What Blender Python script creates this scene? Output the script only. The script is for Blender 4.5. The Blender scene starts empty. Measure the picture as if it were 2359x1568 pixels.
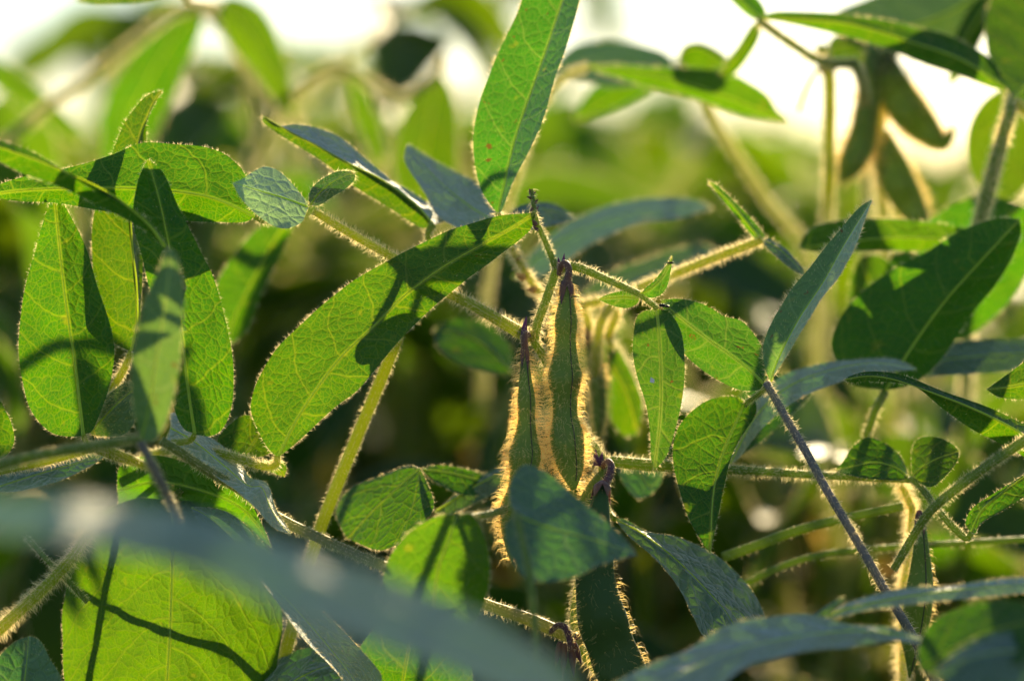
import bpy, math, random
import numpy as np
from mathutils import Vector, Matrix

# ---------------------------------------------------------------- camera, sky, sun, exposure
# One unit is a decimetre (the frame is about 22 cm wide at the focus distance).
SC = bpy.context.scene
SC.unit_settings.system = 'METRIC'
SC.unit_settings.scale_length = 0.1
COL = SC.collection
PITCH = math.radians(-3.0)
FOCUS = 6.25
cd = bpy.data.cameras.new('camera')
cd.lens = 100.0
cd.sensor_width = 36.0
cd.clip_start = 0.05
cd.clip_end = 6000.0
cd.dof.use_dof = True
cd.dof.focus_distance = FOCUS
cd.dof.aperture_fstop = 0.56
cd.dof.aperture_blades = 9
cam = bpy.data.objects.new('camera', cd)
COL.objects.link(cam)
cam.rotation_euler = (math.pi / 2 + PITCH, 0, 0)
SC.camera = cam

SUN_EL = math.radians(19.0)
SUN_AZ = math.radians(14.0)          # to the right of straight ahead (+Y)
to_sun = Vector((math.cos(SUN_EL) * math.sin(SUN_AZ), math.cos(SUN_EL) * math.cos(SUN_AZ), math.sin(SUN_EL)))
w = bpy.data.worlds.new('World')
SC.world = w
w.use_nodes = True
wn = w.node_tree
wn.nodes.clear()
sky = wn.nodes.new('ShaderNodeTexSky')
sky.sky_type = 'NISHITA'
sky.sun_disc = False
sky.sun_elevation = SUN_EL
sky.sun_rotation = SUN_AZ
sky.dust_density = 0.2
sky.ozone_density = 2.0
bg = wn.nodes.new('ShaderNodeBackground')
bg.inputs['Strength'].default_value = 0.082
wo = wn.nodes.new('ShaderNodeOutputWorld')
wn.links.new(sky.outputs[0], bg.inputs['Color'])
wn.links.new(bg.outputs[0], wo.inputs['Surface'])

sl = bpy.data.lights.new('sun', 'SUN')
sl.energy = 5.0
sl.angle = math.radians(0.5)
sl.color = (1.0, 0.81, 0.49)
so = bpy.data.objects.new('sun', sl)
COL.objects.link(so)
so.rotation_euler = to_sun.to_track_quat('Z', 'Y').to_euler()
so.location = to_sun * 60

SC.view_settings.view_transform = 'Standard'
SC.view_settings.look = 'None'
SC.view_settings.exposure = 0.82
SC.view_settings.gamma = 1.0
SC.view_settings.use_curve_mapping = False
SC.render.engine = 'CYCLES'
SC.cycles.use_denoising = True
SC.cycles.max_bounces = 8
SC.cycles.diffuse_bounces = 5
SC.cycles.glossy_bounces = 3
SC.cycles.transmission_bounces = 5
SC.cycles.sample_clamp_indirect = 6.0

# ---------------------------------------------------------------- numeric helpers
rng = np.random.default_rng(7)
FPX = 100.0 / 36.0 * 2359.0
CP, SP = math.cos(PITCH), math.sin(PITCH)


def W(x, y, off):
    """Point seen at (x, y) of the picture (2359 wide), off centimetres behind the plane of focus."""
    x, y, off = np.asarray(x, float), np.asarray(y, float), np.asarray(off, float)
    d = FOCUS + off * 0.1
    X = (x - 1179.5) / FPX * d
    Z = -(y - 784.0) / FPX * d
    return np.stack([X, d * CP - Z * SP, d * SP + Z * CP], -1)


def PX(off):
    return (FOCUS + off * 0.1) / FPX


def spline(P, ts, dims=2):
    """Catmull-Rom through P, sampled at fractions ts of its length (measured in its first dims columns)."""
    P = np.asarray(P, float)
    if len(P) == 2:
        Q = P[0] + (P[1] - P[0]) * np.linspace(0, 1, 17)[:, None]
    else:
        E = np.vstack([2 * P[0] - P[1], P, 2 * P[-1] - P[-2]])
        s = np.linspace(0, 1, 16, endpoint=False)[:, None]
        out = []
        for i in range(1, len(E) - 2):
            a, b, c, d = E[i - 1], E[i], E[i + 1], E[i + 2]
            out.append(0.5 * (2 * b + (c - a) * s + (2 * a - 5 * b + 4 * c - d) * s ** 2 + (3 * b - a - 3 * c + d) * s ** 3))
        Q = np.vstack(out + [P[-1:]])
    L = np.concatenate([[0], np.cumsum(np.linalg.norm(np.diff(Q[:, :dims], axis=0), axis=1))])
    t = np.asarray(ts) * L[-1]
    return np.stack([np.interp(t, L, Q[:, k]) for k in range(Q.shape[1])], -1)


def unit(v):
    return v / np.maximum(np.linalg.norm(v, axis=-1, keepdims=True), 1e-9)


def mesh_data(name, V, F, uvs=None, smooth=True):
    V = np.ascontiguousarray(V, np.float32)
    F = np.ascontiguousarray(F, np.int32)
    me = bpy.data.meshes.new(name)
    n, k = F.shape
    me.vertices.add(len(V))
    me.vertices.foreach_set('co', V.ravel())
    me.loops.add(n * k)
    me.loops.foreach_set('vertex_index', F.ravel())
    me.polygons.add(n)
    me.polygons.foreach_set('loop_start', np.arange(0, n * k, k, dtype=np.int32))
    me.polygons.foreach_set('use_smooth', np.full(n, smooth, bool))
    if uvs:
        for un, arr in uvs.items():
            lay = me.uv_layers.new(name=un)
            lay.data.foreach_set('uv', np.ascontiguousarray(arr[F.ravel()], np.float32).ravel())
    me.update(calc_edges=True)
    return me


def grid_faces(nv, nu, wrap=False):
    i = np.arange(nv - 1)[:, None]
    j = np.arange(nu if wrap else nu - 1)[None, :]
    j2 = (j + 1) % nu
    return np.stack([i * nu + j, i * nu + j2, (i + 1) * nu + j2, (i + 1) * nu + j], -1).reshape(-1, 4)


def quads_to_tris(F):
    return np.vstack([F[:, [0, 1, 2]], F[:, [0, 2, 3]]])


# ---------------------------------------------------------------- objects
def root_of(o):
    while o.parent is not None:
        o = o.parent
    return o


def thing(name, label, cat, at, group=None):
    o = bpy.data.objects.new(name, None)
    o.empty_display_size = 0.1
    COL.objects.link(o)
    o.location = Vector(at)
    o['label'] = label
    o['category'] = cat
    if group:
        o['group'] = group
    return o


def part(name, V, F, mat, parent, uvs=None, label=None, kind=None, smooth=True):
    V = np.asarray(V, float)
    if parent is not None:
        V = V - np.array(root_of(parent).location)
    me = mesh_data(name, V, F, uvs, smooth)
    me.materials.append(mat)
    o = bpy.data.objects.new(name, me)
    COL.objects.link(o)
    o.parent = parent
    if label:
        o['label'] = label
    if kind:
        o['kind'] = kind
    return o


# ---------------------------------------------------------------- hairs
def hair_geo(R, D, Ln, rad, bend=0.0, bend_dir=None):
    """Tapered hairs: R roots, D unit directions, Ln lengths."""
    n = len(R)
    D = unit(D)
    ref = np.where(np.abs(D[:, 2:3]) < 0.9, np.array([[0, 0, 1.0]]), np.array([[1.0, 0, 0]]))
    A = unit(np.cross(D, ref))
    B = np.cross(D, A)
    rad = np.broadcast_to(np.asarray(rad, float).reshape(-1, 1), (n, 1))
    Ln = np.asarray(Ln).reshape(-1, 1)
    an = rng.uniform(0, np.pi, (n, 1))
    S = (A * np.cos(an) + B * np.sin(an)) * rad
    if bend == 0.0:
        V = np.stack([R - S, R + S, R + D * Ln], 1)
        F = np.array([[0, 1, 2]])
    else:
        bd = bend_dir if bend_dir is not None else np.array([[0, 0, -1.0]])
        M = R + D * Ln * 0.55
        T = R + unit(D + bd * bend) * Ln
        V = np.stack([R - S, R + S, M - S * 0.75, M + S * 0.75, T], 1)
        F = np.array([[0, 1, 3], [0, 3, 2], [2, 3, 4]])
    k = V.shape[1]
    F = (F[None] + (np.arange(n) * k)[:, None, None]).reshape(-1, 3)
    return V.reshape(-1, 3), F


# ---------------------------------------------------------------- materials
def node_mat(name):
    m = bpy.data.materials.new(name)
    m.use_nodes = True
    nt = m.node_tree
    nt.nodes.clear()
    out = nt.nodes.new('ShaderNodeOutputMaterial')

    def N(t, **kw):
        n = nt.nodes.new('ShaderNode' + t)
        for k_, v_ in kw.items():
            setattr(n, k_, v_)
        return n

    def L(a, b):
        nt.links.new(a, b)

    def val(x, sock):
        if hasattr(x, 'is_linked') or hasattr(x, 'node'):
            L(x, sock)
        else:
            sock.default_value = x

    def math_(op, a, b=0.0, c=None, clamp=False):
        n = N('Math', operation=op, use_clamp=clamp)
        val(a, n.inputs[0])
        val(b, n.inputs[1])
        if c is not None:
            val(c, n.inputs[2])
        return n.outputs[0]

    def ramp(x, lo, hi, a=0.0, b=1.0):
        n = N('MapRange', interpolation_type='SMOOTHSTEP')
        val(x, n.inputs['Value'])
        n.inputs['From Min'].default_value = lo
        n.inputs['From Max'].default_value = hi
        n.inputs['To Min'].default_value = a
        n.inputs['To Max'].default_value = b
        return n.outputs[0]

    def mix(f, a, b):
        n = N('Mix', data_type='RGBA')
        val(f, n.inputs[0])
        for x, s in ((a, n.inputs[6]), (b, n.inputs[7])):
            if isinstance(x, tuple):
                s.default_value = (*x, 1)
            else:
                L(x, s)
        return n.outputs[2]

    def noise(vec, scale, detail=2.0, rough=0.5):
        n = N('TexNoise')
        if vec is not None:
            L(vec, n.inputs['Vector'])
        n.inputs['Scale'].default_value = scale
        n.inputs['Detail'].default_value = detail
        n.inputs['Roughness'].default_value = rough
        return n.outputs[0]

    return m, N, L, math_, ramp, mix, noise, out


def leaf_material(name, refl, trans, vein, rough=0.5, relief=0.55, spots=0.0, veins=1.0, sheen=0.0, yellow=0.0, spec=0.4):
    """Leaf blade: reflecting and translucent; veins laid out from the two UV maps (UVMap: -1..1 across as 0..1 and base to
    tip; Metric: centimetres from the midrib and from the base)."""
    m, N, L, M, ramp, mix, noise, out = node_mat(name)
    uv = N('UVMap', uv_map='Metric').outputs[0]
    info = N('ObjectInfo')
    seed = M('MULTIPLY', info.outputs['Random'], 37.0)
    off = N('CombineXYZ')
    L(seed, off.inputs[0]); L(seed, off.inputs[1])
    add = N('VectorMath', operation='ADD')
    L(uv, add.inputs[0]); L(off.outputs[0], add.inputs[1])
    pos = add.outputs[0]
    # wobble
    nz = N('TexNoise'); L(pos, nz.inputs['Vector']); nz.inputs['Scale'].default_value = 1.1; nz.inputs['Detail'].default_value = 2
    sub = N('VectorMath', operation='SUBTRACT'); L(nz.outputs['Color'], sub.inputs[0]); sub.inputs[1].default_value = (.5, .5, .5)
    sc = N('VectorMath', operation='SCALE'); L(sub.outputs[0], sc.inputs[0]); sc.inputs['Scale'].default_value = 0.38
    wob = N('VectorMath', operation='ADD'); L(uv, wob.inputs[0]); L(sc.outputs[0], wob.inputs[1])
    wpos = N('VectorMath', operation='ADD'); L(pos, wpos.inputs[0]); L(sc.outputs[0], wpos.inputs[1])
    sx = N('SeparateXYZ'); L(wob.outputs[0], sx.inputs[0])
    raw = N('SeparateXYZ'); L(uv, raw.inputs[0])
    ax = M('ABSOLUTE', sx.outputs[0])
    rx = M('ABSOLUTE', raw.outputs[0])
    sgn = M('GREATER_THAN', raw.outputs[0], 0.0)
    mid = ramp(rx, 0.02, 0.07, 1, 0)
    # lateral veins, bending towards the tip
    bend = M('POWER', ax, 1.35)
    ph = M('SUBTRACT', sx.outputs[1], M('MULTIPLY', bend, 0.85))
    ph = M('ADD', M('DIVIDE', ph, 1.05), M('MULTIPLY', sgn, 0.43))
    fr = M('FRACT', ph)
    dist = M('ABSOLUTE', M('SUBTRACT', fr, 0.5))
    lat = ramp(dist, 0.010, 0.042, 1, 0)

    def web(scale, a, b):
        v = N('TexVoronoi', feature='DISTANCE_TO_EDGE', voronoi_dimensions='2D')
        L(wpos.outputs[0], v.inputs['Vector'])
        v.inputs['Scale'].default_value = scale
        return ramp(v.outputs['Distance'], a, b, 1, 0), v.outputs['Distance']

    t1, d1 = web(3.8, 0.012, 0.06)
    t2, d2 = web(10.0, 0.02, 0.15)
    big = noise(pos, 0.9, 3.0, 0.6)
    fine = noise(pos, 26.0, 2.0, 0.6)
    v1 = M('MAXIMUM', mid, M('MULTIPLY', lat, 0.62))
    v2 = M('MAXIMUM', v1, M('MULTIPLY', t1, 0.42))
    v3 = M('MAXIMUM', v2, M('MULTIPLY', t2, 0.34))
    vm = M('MULTIPLY', v3, veins)
    # colours
    tone = M('ADD', M('MULTIPLY', M('ADD', big, fine), 0.75), 0.25)
    tr = mix(vm, trans, vein)
    trv = N('Mix', data_type='RGBA', blend_type='MULTIPLY'); trv.inputs[0].default_value = 1
    L(tr, trv.inputs[6])
    cmb = N('CombineColor'); L(tone, cmb.inputs[0]); L(tone, cmb.inputs[1]); L(tone, cmb.inputs[2])
    L(cmb.outputs[0], trv.inputs[7])
    tcol = trv.outputs[2]
    hue = N('HueSaturation')
    L(tcol, hue.inputs['Color'])
    L(M('ADD', M('MULTIPLY', M('SUBTRACT', info.outputs['Random'], 0.5), 0.03), 0.5 - yellow), hue.inputs['Hue'])
    L(M('ADD', M('MULTIPLY', info.outputs['Random'], 0.35), 0.83), hue.inputs['Value'])
    tcol = hue.outputs[0]
    rcol = mix(M('MULTIPLY', v2, 0.9 * veins), refl, tuple(min(1, c * 1.7 + 0.02) for c in refl))
    rcol = mix(M('MULTIPLY', big, 0.5), rcol, tuple(c * 0.65 for c in refl))
    if spots > 0:
        s = noise(pos, 3.3, 3.0, 0.65)
        sp = ramp(s, 0.73 - 0.07 * spots, 0.76 - 0.07 * spots)
        tcol = mix(M('MULTIPLY', sp, 0.85), tcol, (0.10, 0.035, 0.004))
        rcol = mix(M('MULTIPLY', sp, 0.8), rcol, (0.11, 0.045, 0.012))
    ys = noise(pos, 1.9, 2.0, 0.5)
    tcol = mix(M('MULTIPLY', ramp(ys, 0.66, 0.76), 0.35), tcol, (0.30, 0.26, 0.01))
    # relief
    h = M('ADD', M('MULTIPLY', M('MINIMUM', d1, 0.25), 1.0), M('MULTIPLY', M('MINIMUM', d2, 0.2), 0.25))
    h = M('ADD', h, M('MULTIPLY', v1, -0.22))
    h = M('ADD', h, M('MULTIPLY', fine, 0.12))
    bump = N('Bump'); bump.inputs['Strength'].default_value = relief; bump.inputs['Distance'].default_value = 0.012 if relief < 0.6 else 0.022
    L(h, bump.inputs['Height'])
    p = N('BsdfPrincipled')
    L(rcol, p.inputs['Base Color'])
    p.inputs['Roughness'].default_value = rough
    p.inputs['Specular IOR Level'].default_value = spec
    p.inputs['Sheen Weight'].default_value = sheen
    p.inputs['Sheen Roughness'].default_value = 0.45
    p.inputs['Sheen Tint'].default_value = (0.9, 0.95, 1.0, 1)
    L(bump.outputs[0], p.inputs['Normal'])
    t = N('BsdfTranslucent')
    L(tcol, t.inputs['Color'])
    L(bump.outputs[0], t.inputs['Normal'])
    a = N('AddShader')
    L(p.outputs[0], a.inputs[0]); L(t.outputs[0], a.inputs[1])
    L(a.outputs[0], out.inputs['Surface'])
    return m


def hair_material(name, col, refl=0.25):
    m, N, L, M, ramp, mix, noise, out = node_mat(name)
    t = N('BsdfTranslucent'); t.inputs['Color'].default_value = (*col, 1)
    d = N('BsdfDiffuse'); d.inputs['Color'].default_value = (*[c * refl for c in col], 1)
    g = N('BsdfGlossy'); g.inputs['Roughness'].default_value = 0.4; g.inputs['Color'].default_value = (0.12, 0.11, 0.10, 1)
    a = N('AddShader'); b = N('AddShader')
    L(t.outputs[0], a.inputs[0]); L(d.outputs[0], a.inputs[1])
    L(a.outputs[0], b.inputs[0]); L(g.outputs[0], b.inputs[1])
    x = N('MixShader'); x.inputs[0].default_value = 0.75
    L(N('BsdfTransparent').outputs[0], x.inputs[1]); L(b.outputs[0], x.inputs[2])
    L(x.outputs[0], out.inputs['Surface'])
    return m


def skin_material(name, c1, c2, trans=(0, 0, 0), scale=6.0, rough=0.55, sheen=0.3, streak=True, c3=None):
    """Stems, pods and dry bits: two colours mottled along the length, a little translucent."""
    m, N, L, M, ramp, mix, noise, out = node_mat(name)
    tc = N('TexCoord')
    n1 = noise(tc.outputs['Object'], scale, 3.0, 0.6)
    n2 = noise(tc.outputs['Object'], scale * 9, 2.0, 0.6)
    f = ramp(n1, 0.36, 0.64)
    c = mix(f, c1, c2)
    if c3 is not None:
        n3 = noise(tc.outputs['Object'], scale * 2.1, 2.0, 0.5)
        c = mix(M('MULTIPLY', ramp(n3, 0.58, 0.7), 0.8), c, c3)
    p = N('BsdfPrincipled')
    L(c, p.inputs['Base Color'])
    p.inputs['Roughness'].default_value = rough
    p.inputs['Specular IOR Level'].default_value = 0.3
    p.inputs['Sheen Weight'].default_value = sheen
    p.inputs['Sheen Roughness'].default_value = 0.4
    bump = N('Bump'); bump.inputs['Strength'].default_value = 0.5; bump.inputs['Distance'].default_value = 0.006
    L(n2, bump.inputs['Height']); L(bump.outputs[0], p.inputs['Normal'])
    if sum(trans) > 0:
        t = N('BsdfTranslucent'); t.inputs['Color'].default_value = (*trans, 1)
        a = N('AddShader')
        L(p.outputs[0], a.inputs[0]); L(t.outputs[0], a.inputs[1])
        L(a.outputs[0], out.inputs['Surface'])
    else:
        L(p.outputs[0], out.inputs['Surface'])
    return m


LEAF = leaf_material('leaf_green', (0.006, 0.038, 0.008), (0.045, 0.140, 0.0003), (0.18, 0.24, 0.002), sheen=0.02, spec=0.2, spots=0.25)
LEAF_SPOT = leaf_material('leaf_green_spotted', (0.014, 0.056, 0.018), (0.042, 0.130, 0.0008), (0.16, 0.21, 0.02), spots=1.0, sheen=0.05, veins=0.8, spec=0.22)
LEAF_YELLOW = leaf_material('leaf_yellow_green', (0.008, 0.040, 0.004), (0.066, 0.168, 0.0003), (0.16, 0.22, 0.005), sheen=0.02, veins=0.75, yellow=0.005, spec=0.2)
LEAF_DOWN = leaf_material('leaf_downy_sky_grey', (0.078, 0.145, 0.080), (0.026, 0.075, 0.002), (0.08, 0.12, 0.02), rough=0.5, relief=0.7, sheen=0.4, veins=0.9, spec=0.5)  # downy leaf; sky sheen on it is partly put into the grey colour
LEAF_PALE = leaf_material('leaf_downy_sky_silver', (0.33, 0.39, 0.26), (0.03, 0.07, 0.005), (0.06, 0.09, 0.03), rough=0.55, relief=0.7, sheen=0.6, veins=0.8, spec=0.5)  # paler still: light from the sky put into the silver of the down
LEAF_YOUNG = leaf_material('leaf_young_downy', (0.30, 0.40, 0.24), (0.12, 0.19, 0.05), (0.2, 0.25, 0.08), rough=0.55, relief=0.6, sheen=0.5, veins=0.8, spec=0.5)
LEAF_SOFT = leaf_material('leaf_green_downy', (0.060, 0.130, 0.060), (0.070, 0.155, 0.012), (0.16, 0.22, 0.04), spots=1.0, sheen=0.25, veins=0.8, spec=0.35)
LEAF_FAR = leaf_material('leaf_in_the_rows', (0.008, 0.036, 0.004), (0.088, 0.165, 0.0005), (0.18, 0.22, 0.005), sheen=0.0, veins=0.5, spec=0.2)
LEAF_DRY = leaf_material('leaf_dry_tan', (0.22, 0.14, 0.05), (0.38, 0.24, 0.04), (0.40, 0.27, 0.06), sheen=0.2, veins=0.6)
HAIR_POD = hair_material('pod_hair_golden', (0.98, 0.73, 0.28), 0.45)
HAIR_PALE = hair_material('stem_hair_pale', (0.95, 0.80, 0.45), 0.3)
HAIR_LEAF = hair_material('leaf_hair_pale', (0.95, 0.80, 0.45), 0.3)
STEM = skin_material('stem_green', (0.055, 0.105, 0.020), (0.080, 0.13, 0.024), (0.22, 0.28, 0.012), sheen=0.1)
STEM_LIT = skin_material('stem_green_backlit', (0.10, 0.15, 0.018), (0.12, 0.16, 0.022), (0.40, 0.42, 0.012), sheen=0.1)  # lit copy of the green stem: backlight put into its colours
STEM_MIX = skin_material('stem_green_violet', (0.085, 0.125, 0.035), (0.10, 0.085, 0.095), (0.26, 0.28, 0.02), scale=3.0, sheen=0.15)
STEM_PURPLE = skin_material('stem_purple', (0.12, 0.115, 0.17), (0.13, 0.14, 0.13), (0.12, 0.12, 0.05), sheen=0.25)
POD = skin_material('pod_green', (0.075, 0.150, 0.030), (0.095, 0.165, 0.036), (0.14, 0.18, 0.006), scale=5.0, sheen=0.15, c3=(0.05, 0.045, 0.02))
POD_SHADE = skin_material('pod_green_shaded', (0.030, 0.085, 0.018), (0.045, 0.10, 0.022), (0.02, 0.03, 0.002), scale=4.0, sheen=0.15, c3=(0.03, 0.05, 0.015))  # shaded copy of the pod green: shade put into the colour
CALYX = skin_material('calyx_purple_brown', (0.08, 0.045, 0.07), (0.18, 0.09, 0.05), (0.05, 0.02, 0.015), scale=22.0)
PURPLE = skin_material('petal_purple', (0.10, 0.035, 0.13), (0.06, 0.03, 0.07), (0.12, 0.03, 0.14), scale=22.0)
DRY = skin_material('dry_tan', (0.28, 0.17, 0.07), (0.38, 0.26, 0.12), (0.25, 0.15, 0.04), scale=10.0)


# ---------------------------------------------------------------- builders for plant organs
def vsamples(n):
    s = np.linspace(0, 1, n)
    return 0.45 * s + 0.55 * (0.5 - 0.5 * np.cos(np.pi * s))


def grid_normals(G):
    du = np.gradient(G, axis=1)
    dv = np.gradient(G, axis=0)
    return unit(np.cross(dv, du))


def blade(G, U, V, pucker, seed, wave=0.0):
    """Puckers a grid of leaf points between its lateral veins; returns points and the metric UV (centimetres)."""
    r = np.random.default_rng(seed)
    nu = G.shape[1]
    c = nu // 2
    my = np.concatenate([[0], np.cumsum(np.linalg.norm(np.diff(G[:, c], axis=0), axis=1))]) * 10
    seg = np.linalg.norm(np.diff(G, axis=1), axis=2) * 10
    mx = np.concatenate([np.zeros((len(G), 1)), np.cumsum(seg, axis=1)], 1)
    mx = mx - mx[:, c:c + 1]
    ax = np.abs(mx)
    ph = (my[:, None] - 0.85 * ax ** 1.35) / 1.05 + 0.43 * (mx > 0)
    ridge = np.abs(np.sin(np.pi * (ph - 0.5))) ** 0.7
    fade = np.clip(np.minimum(V, 1 - V) * 9, 0, 1) * np.clip((1 - np.abs(U)) * 5, 0, 1)
    mid = np.clip(ax / 0.25, 0, 1)
    h = ridge * fade * mid * pucker * 0.1
    k = r.uniform(1.5, 3.5, 4); f = r.uniform(0, 6.28, 4)
    h = h + wave * 0.1 * np.abs(U) ** 1.5 * (np.sin(k[0] * my[:, None] + f[0] + np.sign(U) * f[2]) + 0.5 * np.sin(2.3 * k[1] * my[:, None] + f[1]))
    return G + grid_normals(G) * h[..., None], np.stack([mx, np.broadcast_to(my[:, None], mx.shape)], -1)


def leaflet(parent, mid, left, right, tl=0.2, tr=0.2, curl=0.0, mat=None, hair=1.0, res=(56, 10), pucker=0.035, wave=0.02, name='leaflet', label=None, hl=8.0, top=0.5, hmat=None, mat2=None):
    """mid: [(x, y, off), ...] from base to tip; left / right: the two margins seen when looking from base to tip; tl / tr: how far each
    half leans away (cm per cm), either a number or (at base, at tip)."""
    nv, nu = res
    mid = np.asarray(mid, float)
    ts = vsamples(nv)
    m = spline(mid, ts)
    b, e = [tuple(mid[0, :2])], [tuple(mid[-1, :2])]
    Lf = spline(b + list(left) + e, ts)
    Rt = spline(b + list(right) + e, ts)
    us = np.linspace(-1, 1, 2 * nu + 1)
    A = np.abs(us)[None, :, None]
    edge = np.where((us < 0)[None, :, None], Lf[:, None], Rt[:, None])
    px = m[:, None, :2] * (1 - A) + edge * A
    tlv = np.interp(ts, [0, 1], tl if isinstance(tl, tuple) else (tl, tl))
    trv = np.interp(ts, [0, 1], tr if isinstance(tr, tuple) else (tr, tr))
    tilt = np.where((us < 0)[None, :], tlv[:, None], trv[:, None])
    dist = np.linalg.norm(edge - m[:, None, :2], axis=2) * 0.00954
    off = m[:, None, 2] + dist * (tilt * A[..., 0] + curl * A[..., 0] ** 2)
    G = W(px[..., 0], px[..., 1], off)
    U = np.broadcast_to(us[None], off.shape)
    V = np.broadcast_to(ts[:, None], off.shape)
    G, met = blade(G, U, V, pucker, int(abs(mid[0, 0] * 7 + mid[0, 1])), wave)
    uv = np.stack([U * 0.5 + 0.5, V], -1).reshape(-1, 2)
    nU = len(us)
    o = part(name, G.reshape(-1, 3), grid_faces(nv, nU), mat or LEAF, parent, {'UVMap': uv, 'Metric': met.reshape(-1, 2)}, label)
    if mat2 is not None:          # right half recoloured: how light falls past the fold, put into colour
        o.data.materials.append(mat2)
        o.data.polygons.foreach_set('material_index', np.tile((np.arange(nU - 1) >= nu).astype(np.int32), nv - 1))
    pxs = PX(mid[:, 2].mean())
    # midrib: a tapering rib on both faces
    rr = np.interp(ts, [0, 0.15, 1], [4.2, 3.0, 0.7]) * pxs
    nr = grid_normals(G)
    c = nU // 2
    side = unit(G[:, c + 1] - G[:, c - 1])
    an = np.linspace(0, 2 * np.pi, 7)[:-1]
    rib = G[:, c][:, None] + side[:, None] * (np.cos(an)[None, :, None] * rr[:, None, None]) + nr[:, c][:, None] * (np.sin(an)[None, :, None] * 0.45 * rr[:, None, None])
    part('midrib', rib.reshape(-1, 3), grid_faces(nv, 6, True), RIB, o)
    if hair > 0:
        V_, F_, base = [], [], 0
        for s, side_i in ((-1, 0), (1, nU - 1)):
            E = G[:, side_i]
            ln = np.linalg.norm(np.diff(E, axis=0), axis=1)
            cum = np.concatenate([[0], np.cumsum(ln)])
            n = int(cum[-1] / pxs / 0.95 * hair)
            if n < 3:
                continue
            t = rng.uniform(0, cum[-1], n)
            q = t / cum[-1] * 40 + s
            dens = 0.55 + 0.3 * np.sin(q * 1.7 + 1) + 0.25 * np.sin(q * 4.1) + 0.2 * np.sin(q * 9.3)
            t = t[rng.uniform(0, 1, n) < dens]
            n = len(t)
            R = np.stack([np.interp(t, cum, E[:, k]) for k in range(3)], -1)
            In = G[:, side_i - s * 1]
            out = unit(E - In)
            T = unit(np.gradient(E, axis=0))
            D = np.stack([np.interp(t, cum, (out + 0.45 * T)[:, k]) for k in range(3)], -1)
            D = unit(D) + rng.normal(0, 0.45, (n, 3))
            ll = rng.uniform(0.3, 1.0, n) ** 1.3 * 1.5 * hl * pxs
            v, f = hair_geo(R, D, ll, rng.uniform(0.28, 0.52, n) * pxs)
            V_.append(v); F_.append(f + base); base += len(v)
        n = int(420 * hair * top)
        if n > 10:
            i = rng.integers(1, nv - 1, n); j = rng.integers(0, nU, n)
            fi = rng.uniform(0, 1, (n, 1))
            R = G[i, j] * (1 - fi) + G[i - 1, j] * fi
            D = nr[i, j] * rng.choice([-1, 1], (n, 1)) + 0.7 * unit(np.gradient(G, axis=0))[i, j] + rng.normal(0, 0.3, (n, 3))
            v, f = hair_geo(R, D, rng.uniform(0.4, 1.0, n) * hl * 0.9 * pxs, 0.5 * pxs)
            V_.append(v); F_.append(f + base)
        part('leaf_fuzz', np.vstack(V_), np.vstack(F_), hmat or HAIR_LEAF, o, kind='stuff')
    return o


SEAM = skin_material('pod_seam', (0.03, 0.045, 0.02), (0.06, 0.04, 0.03), (0.02, 0.03, 0.004), scale=12.0)
RIB = skin_material('leaf_rib', (0.08, 0.14, 0.04), (0.09, 0.15, 0.04), (0.72, 0.80, 0.06), sheen=0.1)


def tube_geo(C, R, seg=10, groove=0.05):
    T = unit(np.gradient(C, axis=0))
    a = np.cross(T[0], [0, 1.0, 0.01])
    A = [a / np.linalg.norm(a)]
    for i in range(1, len(C)):
        v = A[-1] - T[i] * np.dot(A[-1], T[i])
        A.append(v / np.linalg.norm(v))
    A = np.array(A)
    B = np.cross(T, A)
    an = np.linspace(0, 2 * np.pi, seg + 1)[:-1]
    rr = R[:, None] * (1 + groove * np.cos(3 * an)[None])
    Nn = A[:, None] * np.cos(an)[None, :, None] + B[:, None] * np.sin(an)[None, :, None]
    G = C[:, None] + Nn * rr[..., None]
    return G, Nn, T


def tube_faces(n, seg):
    F = grid_faces(n, seg, True)
    cap0 = np.array([[0, j + 1, j, 0] for j in range(1, seg - 1)])
    return F


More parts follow.
